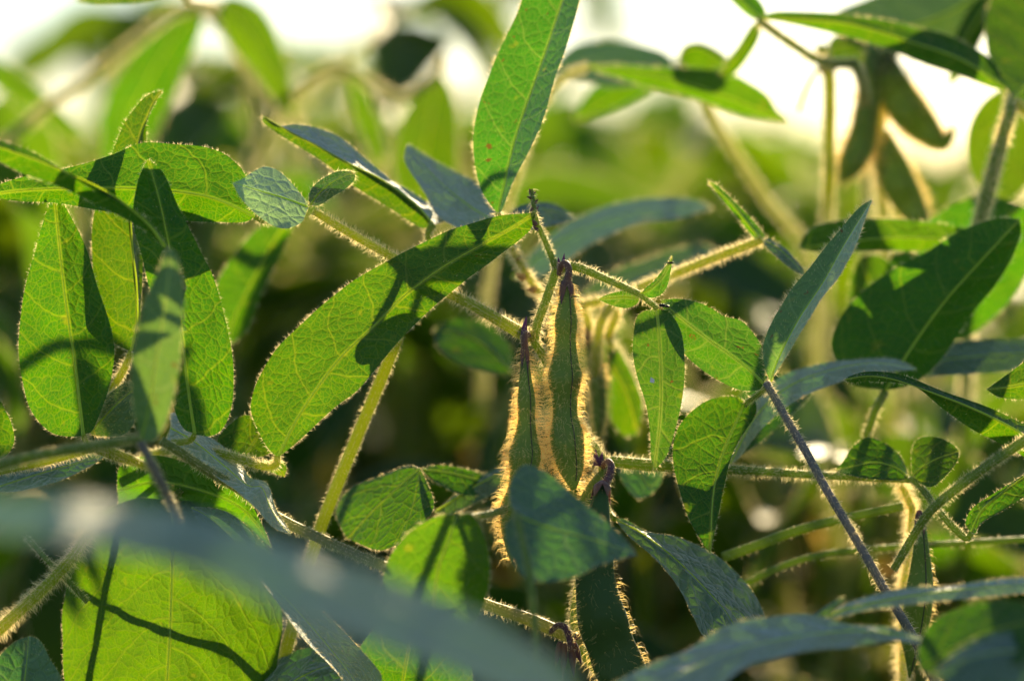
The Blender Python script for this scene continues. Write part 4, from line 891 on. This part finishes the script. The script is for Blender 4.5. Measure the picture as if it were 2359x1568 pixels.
leaflet(t, [(1010, 165, 19.0), (1000, 230, 19.0), (985, 310, 19.0), (975, 400, 19.3), (985, 520, 19.8)], [(1035, 200), (1052, 250), (1056, 330), (1050, 420), (1020, 490)], [(985, 185), (950, 225), (918, 300), (905, 390), (935, 480)], .3, .3, .1, LEAF, 1.3, (50, 9), hl=13)
stalk(t, [(1022, 128, 19.0), (1010, 168, 19.0), (975, 200, 19.0), (925, 228, 19.0), (860, 195, 19.2), (800, 160, 19.4), (745, 165, 20), (640, 250, 22), (540, 460, 26)], [6, 10, 10, 10, 10, 10, 10, 10, 14], STEM, 1.5, 13, 'petiole', 60)
leaflet(t, [(800, 165, 19.6), (830, 230, 19.8), (850, 300, 20.0), (880, 400, 20.4)], [(830, 190), (865, 260), (888, 340)], [(802, 200), (820, 280), (850, 350)], .4, .4, 0, LEAF, 1.2, (30, 8), hl=13)

# ---- shaded leaves inside the crop
t = thing('soybean_leaf', 'shaded leaf with a lit rim and a dark fold, right of the pale leaning stalk', 'leaf', W(965, 1080, 1.8))
leaflet(t, [(968, 1078, 1.8), (920, 1120, 1.8), (860, 1175, 1.8), (800, 1240, 2)], [(935, 1072), (870, 1096), (803, 1128), (775, 1180)], [(984, 1112), (998, 1166), (960, 1220), (880, 1265)], 1.5, -1.4, 0, LEAF, 1.1, (44, 9), hl=9)
leaflet(t, [(972, 1080, 1.9), (1040, 1090, 2.4), (1120, 1108, 3), (1200, 1110, 3.4)], [(1000, 1072), (1060, 1078), (1130, 1095)], [(1000, 1110), (1070, 1140), (1140, 1130)], .9, -1, 0, LEAF, 1.1, (30, 8), hl=9)
t = thing('soybean_leaf', 'dark narrow leaf with a grey top edge, left of the slim pod', 'leaf', W(1010, 1170, 2.4))
leaflet(t, [(1000, 1180, 2.2), (1060, 1140, 2.5), (1110, 1110, 2.8), (1170, 1080, 3.2), (1250, 1040, 3.8)], [(1020, 1160), (1070, 1120), (1130, 1085), (1200, 1050)], [(1030, 1190), (1090, 1160), (1150, 1130), (1210, 1090)], 1.8, -.4, 0, LEAF_DOWN, .8, (40, 8), hl=9)
t = thing('soybean_leaf', 'blue-grey hairy leaf lying behind the stalks at the left edge', 'leaf', W(120, 1080, 1.2))
leaflet(t, [(-30, 1130, 1.4), (60, 1100, 1.2), (150, 1074, 1.1), (245, 1048, 1.1)], [(10, 1085), (90, 1058), (180, 1045)], [(40, 1130), (130, 1110), (200, 1080)], 1.6, -1.5, 0, LEAF_DOWN, 1, (40, 8), hl=10)
t = thing('soybean_leaf', 'lit leaf edge at the left border below the upright lit leaf', 'leaf', W(-20, 1000, .4))
leaflet(t, [(-30, 1060, .4), (-20, 1000, .4), (-15, 950, .4), (-10, 900, .4)], [(-70, 1020), (-80, 960), (-50, 900)], [(10, 1052), (32, 1020), (28, 980), (12, 945)], .3, .3, 0, LEAF, 1, (30, 8), hl=8)
t = thing('soybean_leaf', 'blurred green leaf in the gap between the left cluster and the large slanting leaf', 'leaf', W(540, 780, 7))
leaflet(t, [(520, 800, 6.5), (545, 720, 6.6), (590, 630, 6.8), (640, 540, 7), (680, 500, 7)], [(495, 760), (490, 680), (530, 600), (590, 530), (650, 495)], [(570, 760), (600, 680), (640, 600), (668, 540)], .4, .4, 0, LEAF, .9, (44, 9), hl=9)
t = thing('soybean_leaf', 'blurred dark heart of a leaf behind the slim pod and the left leaf stalk', 'leaf', W(1090, 830, 7))
leaflet(t, [(1180, 860, 7), (1120, 800, 7), (1060, 770, 7), (1000, 760, 7.2)], [(1130, 860), (1060, 840), (1010, 800)], [(1180, 800), (1120, 745), (1050, 735)], -1.4, 1.7, 0, LEAF, .6, (36, 8), hl=8)
t = thing('soybean_leaf', 'blurred bluish leaf above the level stalk, right of the pods', 'leaf', W(1400, 1100, 4))
leaflet(t, [(1420, 1050, 4.5), (1470, 1090, 4.2), (1500, 1120, 4.1), (1530, 1080, 4)], [(1450, 1050), (1500, 1060), (1525, 1070)], [(1430, 1100), (1470, 1148), (1515, 1120)], .8, -.8, 0, LEAF_DOWN, .6, (30, 8), hl=8)
t = thing('soybean_leaf', 'blurred green leaf in the shade right of the tall pod', 'leaf', W(1430, 930, 6))
leaflet(t, [(1360, 760, 6), (1400, 830, 6), (1440, 900, 6), (1470, 1000, 6.2)], [(1400, 770), (1450, 850), (1480, 930)], [(1360, 830), (1390, 930), (1430, 1000)], .4, .4, 0, LEAF, .8, (36, 8), hl=10)
pod(t, [(1355, 760, 4.6), (1372, 850, 4.6), (1380, 940, 4.6), (1378, 1020, 4.7)], [8, 14, 17, 16, 12, 2], .6, 1, 24, count=1800, label='blurred golden pod half hidden behind the tall one')
stalk(t, [(1330, 705, 4.4), (1345, 715, 4.5), (1355, 745, 4.6), (1362, 790, 4.6)], [8, 9, 9, 8], STEM_LIT, 2, 18, 'pedicel', 20)
stalk(t, [(1330, 705, 4.4), (1400, 690, 4.4), (1430, 700, 4.6), (1400, 790, 5), (1460, 870, 12), (1480, 1100, 24), (1480, 2400, 34)], [9, 9, 10, 10, 11, 14], STEM_LIT, 1.4, 16, 'petiole', 40)
t = thing('soybean_leaf', 'blurred grey-green leaf sweeping up to the right behind the flower stalk', 'leaf', W(1300, 540, 8))
leaflet(t, [(1180, 640, 8), (1290, 555, 8), (1400, 505, 8.3), (1520, 480, 8.6), (1640, 478, 9)], [(1270, 540), (1390, 475), (1510, 455), (1600, 462)], [(1240, 640), (1350, 570), (1460, 520), (1570, 500)], 1.7, -1.3, 0, LEAF_PALE, .8, (50, 8), hl=10)
t = thing('soybean_leaf', 'blurred pale leaf edge glowing behind the right-hand leaf stalk', 'leaf', W(1450, 620, 9))
leaflet(t, [(1340, 680, 9), (1430, 640, 9), (1540, 600, 9), (1650, 570, 9.2)], [(1400, 630), (1500, 592), (1600, 565)], [(1430, 670), (1530, 640), (1620, 600)], 1.2, -1.9, 0, LEAF_DOWN, 1.2, (40, 8), hl=12)

t = thing('soybean_leaf', 'added green leaf mostly hidden behind and shading the big dark leaf at the right edge', 'leaf', W(2200, 700, 7))  # leaf added to cast shade on the big dark leaf
leaflet(t, [(2120, 760, 6.6), (2190, 660, 6.8), (2270, 560, 7), (2350, 470, 7.2)], [(2030, 700), (2050, 600), (2120, 520), (2250, 450)], [(2220, 780), (2330, 690), (2380, 580), (2380, 500)], .3, .4, 0, LEAF, 1, (40, 9), hl=9)
leaflet(t, [(2110, 790, 6.8), (2040, 700, 6.9), (2000, 640, 7), (1985, 590, 7.1)], [(2010, 790), (1960, 720), (1960, 640)], [(2110, 700), (2080, 640), (2030, 590)], .3, .4, 0, LEAF, 1, (40, 9), hl=9)
stalk(t, [(2118, 765, 6.6), (2112, 800, 7), (2110, 1000, 18), (2110, 2200, 30)], [8, 9, 11, 18], STEM, 1, 12, 'petiole', 30)

# ---- insects
def ball(c, r, seg=10, squash=(1, 1, 1), axis=None):
    th = np.linspace(0, np.pi, seg)[:, None]; ph = np.linspace(0, 2 * np.pi, seg + 1)[:-1][None]
    P = np.stack([np.sin(th) * np.cos(ph), np.sin(th) * np.sin(ph), np.cos(th) + 0 * ph], -1).reshape(-1, 3) * np.array(squash) * r
    return P + c, grid_faces(seg, seg, True)


BLACK = skin_material('fly_black', (0.008, 0.008, 0.010), (0.02, 0.02, 0.025), scale=30, rough=.3, sheen=0)
wm, N_, L_, M_, r_, mx_, nz_, out_ = node_mat('fly_wing')
wt = N_('BsdfTransparent'); wt.inputs['Color'].default_value = (.9, .9, .88, 1)
wg = N_('BsdfGlossy'); wg.inputs['Roughness'].default_value = .25; wg.inputs['Color'].default_value = (.5, .5, .5, 1)
wx = N_('MixShader'); wx.inputs[0].default_value = .25
L_(wt.outputs[0], wx.inputs[1]); L_(wg.outputs[0], wx.inputs[2]); L_(wx.outputs[0], out_.inputs['Surface'])


def fly(x, y, off, s, label, ang):
    c = W(x, y, off)
    t = thing('fly', label, 'insect', c)
    R = Matrix.Rotation(ang, 3, 'Y')
    R = np.array(R)
    V, F, b = [], [], 0
    for (p, r, sq) in (((-.55, 0, 0), .28, (1, 1, 1)), ((-.1, 0, .04), .36, (1.2, .9, .95)), ((.55, 0, -.02), .34, (1.7, .8, .75))):
        v, f = ball(np.array(p), r, 10, sq)
        V.append(v); F.append(f + b); b += len(v)
    part('body', c + np.vstack(V) @ R.T * s, np.vstack(F), BLACK, t)
    for sg in (-1, 1):
        u = np.linspace(0, 1, 9)
        wv = .22 * np.sin(np.pi * u ** .7)
        base = np.stack([-.1 + 1.35 * u, sg * (.2 + .35 * u), .25 + .45 * u], -1)
        g = np.stack([base + np.stack([0 * u, -sg * wv * .6, wv], -1), base, base - np.stack([0 * u, -sg * wv * .6, wv], -1)], 1)
        part('wing', c + g.reshape(-1, 3) @ R.T * s, grid_faces(9, 3), wm, t)
    V, F, b = [], [], 0
    for sg in (-1, 1):
        for k in (-.3, -.05, .2):
            C = np.array([[k, sg * .25, -.1], [k * 1.6, sg * .55, .05], [k * 2.2, sg * .7, -.5]])
            G, _, _ = tube_geo(spline(C, np.linspace(0, 1, 7), 3), np.full(7, .03), 5, 0)
            V.append(G.reshape(-1, 3)); F.append(grid_faces(7, 5, True) + b); b += 35
    part('leg', c + np.vstack(V) @ R.T * s, np.vstack(F), BLACK, t)


fly(1529, 704, -.15, 0.0125, 'tiny black fly sitting at the joint of the leaf right of the pods', .15)
fly(1545, 605, -.05, 0.0075, 'tiny winged insect at the sharp tip of the small upright leaflet', 3.0)
WHITE = skin_material('white_scale', (.75, .75, .72), (.8, .8, .78), scale=20, sheen=0)
t = part('petal_scrap', W(*np.array([[1499, 868, -.22], [1508, 874, -.2], [1507, 882, -.2], [1497, 880, -.22]]).T), np.array([[0, 1, 2, 3]]), WHITE, None, smooth=False)
t['label'] = 'tiny white scrap stuck on the drooping spotted leaflet'; t['category'] = 'petal'


# ================================================================ the rows behind
def free_leaf(L, Wd, droop, fold, seed, res=(13, 3)):
    """A leaflet lying along +x from the origin, its upper face towards +z."""
    nv, nu = res
    ts = vsamples(nv)
    us = np.linspace(-1, 1, 2 * nu + 1)
    wd = Wd * np.sin(np.pi * ts ** 0.72) ** 0.85 * (1 - 0.25 * ts)
    x = L * (ts - droop * 0.25 * ts ** 2)
    z = -L * droop * ts ** 1.8
    U = np.broadcast_to(us[None], (nv, len(us))); V = np.broadcast_to(ts[:, None], U.shape)
    G = np.stack([x[:, None] + 0 * U, -U * wd[:, None] * math.cos(fold), z[:, None] + np.abs(U) * wd[:, None] * math.sin(fold)], -1)
    G, met = blade(G, U, V, 0.05, seed, 0.05)
    F = grid_faces(nv, len(us))
    return G, F, np.stack([U * .5 + .5, V], -1).reshape(-1, 2), met.reshape(-1, 2)


def edge_hairs(G, ln, dens):
    V, F, b = [], [], 0
    for s in (0, G.shape[1] - 1):
        E = G[:, s]; In = G[:, 1 if s == 0 else s - 1]
        cum = np.concatenate([[0], np.cumsum(np.linalg.norm(np.diff(E, axis=0), axis=1))])
        n = int(cum[-1] * dens)
        tt = rng.uniform(0, cum[-1], n)
        R = np.stack([np.interp(tt, cum, E[:, k]) for k in range(3)], -1)
        D = np.stack([np.interp(tt, cum, unit(E - In)[:, k]) for k in range(3)], -1) + rng.normal(0, .5, (n, 3))
        v, f = hair_geo(R, D, rng.uniform(.5, 1.2, n) * ln, .003)
        V.append(v); F.append(f + b); b += len(v)
    return np.vstack(V), np.vstack(F)


def data(name, V, F, mat, uvs=None):
    me = mesh_data(name, V, F, uvs); me.materials.append(mat)
    return me


leaf_meshes, fuzz_meshes, leaf_raw = [], [], []
for k in range(8):
    G, F, u1, u2 = free_leaf(rng.uniform(.6, 1.0), rng.uniform(.15, .26), rng.uniform(.05, .6), rng.uniform(.05, .6), k)
    leaf_raw.append((G.reshape(-1, 3), F, u1, u2))
    leaf_meshes.append(data('leaflet', G.reshape(-1, 3), F, [LEAF_FAR, LEAF_YELLOW, LEAF, LEAF_FAR, LEAF_DOWN, LEAF_FAR, LEAF_DRY, LEAF_FAR][k], {'UVMap': u1, 'Metric': u2}))
    v, f = edge_hairs(G, .014, 220)
    fuzz_meshes.append(data('leaf_fuzz', v, f, HAIR_LEAF))


def tube_mesh(C, R, seg=7):
    G, Nn, T = tube_geo(C, R, seg, 0.0)
    return G.reshape(-1, 3), grid_faces(len(C), seg, True), G, Nn


def tube_hairs(G, Nn, ln, dens):
    n, seg = G.shape[:2]
    L = np.linalg.norm(np.diff(G[:, 0], axis=0), axis=1).sum()
    k = int(L * dens)
    i = rng.integers(0, n - 1, k); j = rng.integers(0, seg, k); f = rng.uniform(0, 1, (k, 1))
    R = G[i, j] * (1 - f) + G[i + 1, j] * f
    return hair_geo(R, Nn[i, j] + rng.normal(0, .3, (k, 3)), rng.uniform(.4, 1.1, k) * ln, .003)


def pod_geo(seed):
    r = np.random.default_rng(seed)
    n = 16; ts = np.linspace(0, 1, n)
    L = r.uniform(.38, .5)
    C = np.stack([.06 * np.sin(2.2 * ts) * L * 2, 0 * ts, -L * ts], -1)
    wd = np.array([np.interp(t_, [0, .08, .3, .5, .75, .93, 1], [.02, .03, .055, .05, .056, .035, .004]) for t_ in ts]) * (1 + .1 * np.cos(2 * np.pi * 3 * ts))
    G, Nn, T = tube_geo(C, wd, 10, 0.0)
    return G, Nn


pod_meshes = []
for k in range(3):
    G, Nn = pod_geo(k)
    V, F = G.reshape(-1, 3), grid_faces(16, 10, True)
    hv, hf = tube_hairs(G, Nn, .032, 900)
    pod_meshes.append((data('pod', V, F, POD), data('pod_fuzz', hv, hf, HAIR_POD), V, F))


def link(name, me, parent, M):
    o = bpy.data.objects.new(name, me)
    COL.objects.link(o)
    o.parent = parent
    o.matrix_local = M
    return o


def frame(p, x, up):
    """Matrix at p with its x axis along x and z as near as possible to up."""
    x = Vector(x).normalized(); y = Vector(up).cross(x).normalized(); z = x.cross(y)
    return Matrix(((x[0], y[0], z[0], p[0]), (x[1], y[1], z[1], p[1]), (x[2], y[2], z[2], p[2]), (0, 0, 0, 1)))


ROWS = 'soybean plants out of focus in the rows behind'


def make_plant(seed, H):
    r = np.random.default_rng(seed)
    r2 = np.random.default_rng(seed + 500)
    t = thing('soybean_plant', 'out-of-focus soybean plant in the rows behind the sharp leaves', 'plant', (0, 0, 0), ROWS)
    acc = []                     # (V, F tris, u1, u2, material slot)
    zs = np.linspace(0, H, 16)
    C = np.stack([.12 * np.sin(zs * 1.3 + r.uniform(0, 6)), .12 * np.sin(zs * 1.1 + r.uniform(0, 6)), zs], -1)
    V, F, G, Nn = tube_mesh(C, np.interp(zs, [0, H], [.045, .016]))
    s = link('stem', data('stem', V, F, STEM_LIT), t, Matrix())
    hv, hf = tube_hairs(G, Nn, .028, 420)
    link('stem_fuzz', data('stem_fuzz', hv, hf, HAIR_PALE), s, Matrix())['kind'] = 'stuff'
    acc.append((V, F, STEM_LIT)); acc.append((hv, hf, HAIR_PALE))
    az = r.uniform(0, 6.28)
    z = H * .2
    while z < H * 0.99:
        az += math.pi + r.normal(0, .5)
        base = np.array([np.interp(z, zs, C[:, k]) for k in range(3)])
        ln = r.uniform(.8, 1.7) * (1.0 - .35 * z / H)
        el = r.uniform(.35, 1.1)
        d = np.array([math.cos(az) * math.cos(el), math.sin(az) * math.cos(el), math.sin(el)])
        ss = np.linspace(0, 1, 8)[:, None]
        P = base + d * ln * ss + np.array([0, 0, -.25 * ln]) * ss ** 2
        V, F, G, Nn = tube_mesh(P, np.linspace(.016, .010, 8), 6)
        pt = link('petiole', data('petiole', V, F, STEM_LIT), t, Matrix())
        hv, hf = tube_hairs(G, Nn, .024, 520)
        link('petiole_fuzz', data('petiole_fuzz', hv, hf, HAIR_PALE), pt, Matrix())['kind'] = 'stuff'
        acc.append((V, F, STEM_LIT)); acc.append((hv, hf, HAIR_PALE))
        tip, td = P[-1], unit(P[-1] - P[-2])
        for turn in (0, 1.25, -1.25):
            k = int(r.choice(8, p=[.17, .12, .15, .17, .05, .20, .05, .09]))
            h = math.atan2(td[1], td[0]) + turn + r.normal(0, .2)
            e2 = r.uniform(-1.1, .55)
            x = (math.cos(h) * math.cos(e2), math.sin(h) * math.cos(e2), math.sin(e2))
            up = (r.normal(0, .5), r.normal(0, .5), 1.0)
            M = frame(tip + (td * .12 if turn == 0 else 0), x, up) @ Matrix.Scale(r.uniform(.75, 1.15), 4)
            lf = link('leaflet', leaf_meshes[k], t, M)
            link('leaf_fuzz', fuzz_meshes[k], lf, Matrix())['kind'] = 'stuff'
            v = np.array(M.to_3x3()) @ leaf_raw[k][0].T
            acc.append((v.T + np.array(M.translation), leaf_raw[k][1], leaf_meshes[k].materials[0], leaf_raw[k][2], leaf_raw[k][3]))
        for q in range(int(r.integers(1, 3)) + 1):           # dried scraps added at the joints to make golden glints
            g_ = r if q else r2
            M = frame(base + g_.normal(0, .12, 3), g_.normal(0, 1, 3), (g_.normal(), g_.normal(), g_.normal())) @ Matrix.Scale(g_.uniform(.12, .28), 4)
            link('dry_glint_scrap', leaf_meshes[6], t, M)
            v = np.array(M.to_3x3()) @ leaf_raw[6][0].T
            acc.append((v.T + np.array(M.translation), leaf_raw[6][1], LEAF_DRY, leaf_raw[6][2], leaf_raw[6][3]))
        if z < H * .92:
            for q in range(int(r.integers(1, 5))):
                k = int(r.integers(0, 3))
                M = Matrix.Translation(base + np.array([r.normal(0, .05), r.normal(0, .05), -.02])) @ Matrix.Rotation(r.uniform(0, 6.28), 4, 'Z') @ Matrix.Rotation(r.uniform(.1, .6), 4, 'Y')
                po = link('pod', pod_meshes[k][0], t, M)
                link('pod_fuzz', pod_meshes[k][1], po, Matrix())['kind'] = 'stuff'
                v = np.array(M.to_3x3()) @ pod_meshes[k][2].T
                acc.append((v.T + np.array(M.translation), pod_meshes[k][3], POD))
        z += r.uniform(.30, .5)
    return t, acc


def tree_of(o):
    out = [o]
    for c in o.children:
        out += tree_of(c)
    return out


def copy_plant(src_children, src, loc, rz, sc):
    c = src.copy(); COL.objects.link(c)
    c.location = loc; c.rotation_euler = (0, 0, rz); c.scale = (sc, sc, sc)
    for o, kids in src_children:
        n = o.copy(); COL.objects.link(n); n.parent = c
        for k in kids:
            m = k.copy(); COL.objects.link(m); m.parent = n
    return c


GROUND = -6.9
protos, joined = [], []
for s in range(4):
    t_, acc = make_plant(40 + s, 6.6)
    kids = [(o, list(o.children)) for o in t_.children]
    protos.append((t_, kids))
    mats, V, F, u1, u2, mi, b = [], [], [], [], [], [], 0
    for a in acc:
        f = a[1] if a[1].shape[1] == 3 else quads_to_tris(a[1])
        if a[2] is HAIR_PALE:
            f = f[: len(f) // 3]
        V.append(a[0]); F.append(f + b)
        if a[2].name not in mats:
            mats.append(a[2].name)
        mi.append(np.full(len(f), mats.index(a[2].name)))
        u1.append(a[3] if len(a) > 3 else np.zeros((len(a[0]), 2))); u2.append(a[4] if len(a) > 3 else np.zeros((len(a[0]), 2)))
        b += len(a[0])
    me = mesh_data('soybean_plant', np.vstack(V), np.vstack(F), {'UVMap': np.vstack(u1), 'Metric': np.vstack(u2)})
    for mn in mats:
        me.materials.append(bpy.data.materials[mn])
    me.polygons.foreach_set('material_index', np.concatenate(mi).astype(np.int32))
    joined.append(me)

pr = random.Random(11)
spots = []
yy = 7.0
while yy < 13.0:                       # near rows: every plant with its parts
    half = yy * .18 + .6
    x = -half + pr.uniform(0, .8)
    while x < half + .4:
        if not (yy < 8.0 and -.95 < x < -.35):          # a gap lets the sun through to the broad leaf
            spots.append((x + pr.uniform(-.25, .25), yy + pr.uniform(-.3, .3)))
        x += pr.uniform(.42, .75)
    yy += .85
used = [0] * 4


def name_row(o, y):
    if y < 8.9:
        o['label'] = 'blurred soybean plant in the nearest rows, just behind the sharp leaves'; o['group'] = 'soybean plants in the nearest rows'
    elif y < 13.5:
        o['label'] = 'strongly blurred soybean plant in the middle rows behind the sharp leaves'; o['group'] = 'soybean plants in the middle rows'
    else:
        o['label'] = 'soybean plant melted to soft blur in the far rows below the sky'; o['group'] = 'soybean plants in the far rows'
    o['category'] = 'plant'


for i, (x, y) in enumerate(spots):
    k = i % 4
    sx_ = x / y                       # the crop stands lower towards the right
    sc = pr.uniform(.97, 1.07) - 1.5 * min(max(sx_ - .045, 0), .10) - ((.11 if x > .15 else .20) if y < 7.4 else .10 if y < 8.6 else 0)
    if -1.8 < x < .5 and y < 10:          # lower in front of the sun's path to the left of the picture
        sc = min(sc, .72 + .058 * (y - 6.3))
    loc = (x, y, GROUND)
    if used[k] == 0:
        used[k] = 1
        p = protos[k][0]; name_row(p, y); p.location = loc; p.rotation_euler = (0, 0, pr.uniform(0, 6.28)); p.scale = (sc, sc, sc)
    else:
        name_row(copy_plant(protos[k][1], protos[k][0], loc, pr.uniform(0, 6.28), sc), y)
n_far = 0
yy = 13.6
while yy < 48 and n_far < 215:         # farther rows: parts too small and blurred to show
    half = yy * .18 + 1.0
    x = -half + pr.uniform(0, 1)
    while x < half:
        o = bpy.data.objects.new('soybean_plant', joined[pr.randrange(4)])
        COL.objects.link(o)
        o.location = (x, yy + pr.uniform(-.5, .5), GROUND); o.rotation_euler = (0, 0, pr.uniform(0, 6.28))
        s = pr.uniform(1.03, 1.17) - 1.6 * min(max(x / yy - .065, 0), .08) - .9 * max(-x / yy - .11, 0); o.scale = (s, s, s)
        name_row(o, yy)
        n_far += 1
        x += pr.uniform(.7, 1.2) * (1 + yy / 60)
    yy += 1.5 + yy / 40

# the field beyond: one mass of leaves
n = 26000
y = 44 + 900 * rng.uniform(0, 1, n) ** 2.2
x = rng.uniform(-1, 1, n) * (y * .2 + 4)
z = GROUND + 6.5 - np.abs(rng.normal(0, .7, n)) + .25 * np.sin(x * .9) * np.sin(y * .7)
a = rng.uniform(0, 6.28, n); e = rng.uniform(-.9, .6, n); s = rng.uniform(.7, 1.3, n) * (1 + y / 260)
X = np.stack([np.cos(a) * np.cos(e), np.sin(a) * np.cos(e), np.sin(e)], -1)
Y = np.stack([-np.sin(a), np.cos(a), rng.normal(0, .5, n)], -1)
P = np.stack([x, y, z], -1)
kk = s[:, None]
V = np.stack([P, P + X * .4 * kk + Y * .3 * kk, P + X * kk, P + X * .4 * kk - Y * .3 * kk], 1).reshape(-1, 3)
F = np.arange(n * 4).reshape(-1, 4)
u = np.tile(np.array([[.5, 0], [1, .5], [.5, 1], [0, .5]]), (n, 1)); um = np.tile(np.array([[0, 0], [2.5, 4], [0, 9], [-2.5, 4]]), (n, 1))
field = part('soybean_field', V, F, LEAF_FAR, None, {'UVMap': u, 'Metric': um}, smooth=False, kind='stuff', label='far soybean field closing off the view behind the rows')

# ground: dark soil out to the horizon
gm, N_, L_, M_, r_, mx_, nz_, out_ = node_mat('soil')
tc = N_('TexCoord')
f1 = nz_(tc.outputs['Object'], .8, 6.0, .6)
c_ = mx_(f1, (0.045, 0.032, 0.020), (0.10, 0.072, 0.045))
p_ = N_('BsdfPrincipled'); L_(c_, p_.inputs['Base Color']); p_.inputs['Roughness'].default_value = .95
b_ = N_('Bump'); b_.inputs['Distance'].default_value = .2; L_(f1, b_.inputs['Height']); L_(b_.outputs[0], p_.inputs['Normal'])
L_(p_.outputs[0], out_.inputs['Surface'])
gx = np.concatenate([[-4000, -800, -200], np.linspace(-40, 40, 60), [200, 800, 4000]])
gy = np.concatenate([[-300, -60], np.linspace(-10, 60, 60), [200, 800, 5000]])
GX, GY = np.meshgrid(gx, gy)
GZ = GROUND + .12 * np.cos(GY * 5.0) * (np.abs(GX) < 45) * (np.abs(GY) < 62) + .06 * np.sin(GX * 3.1 + GY)* (np.abs(GX) < 45) * (np.abs(GY) < 62)
g = part('ground', np.stack([GX, GY, GZ], -1).reshape(-1, 3), grid_faces(len(gy), len(gx))[:, ::-1], gm, None, kind='structure')
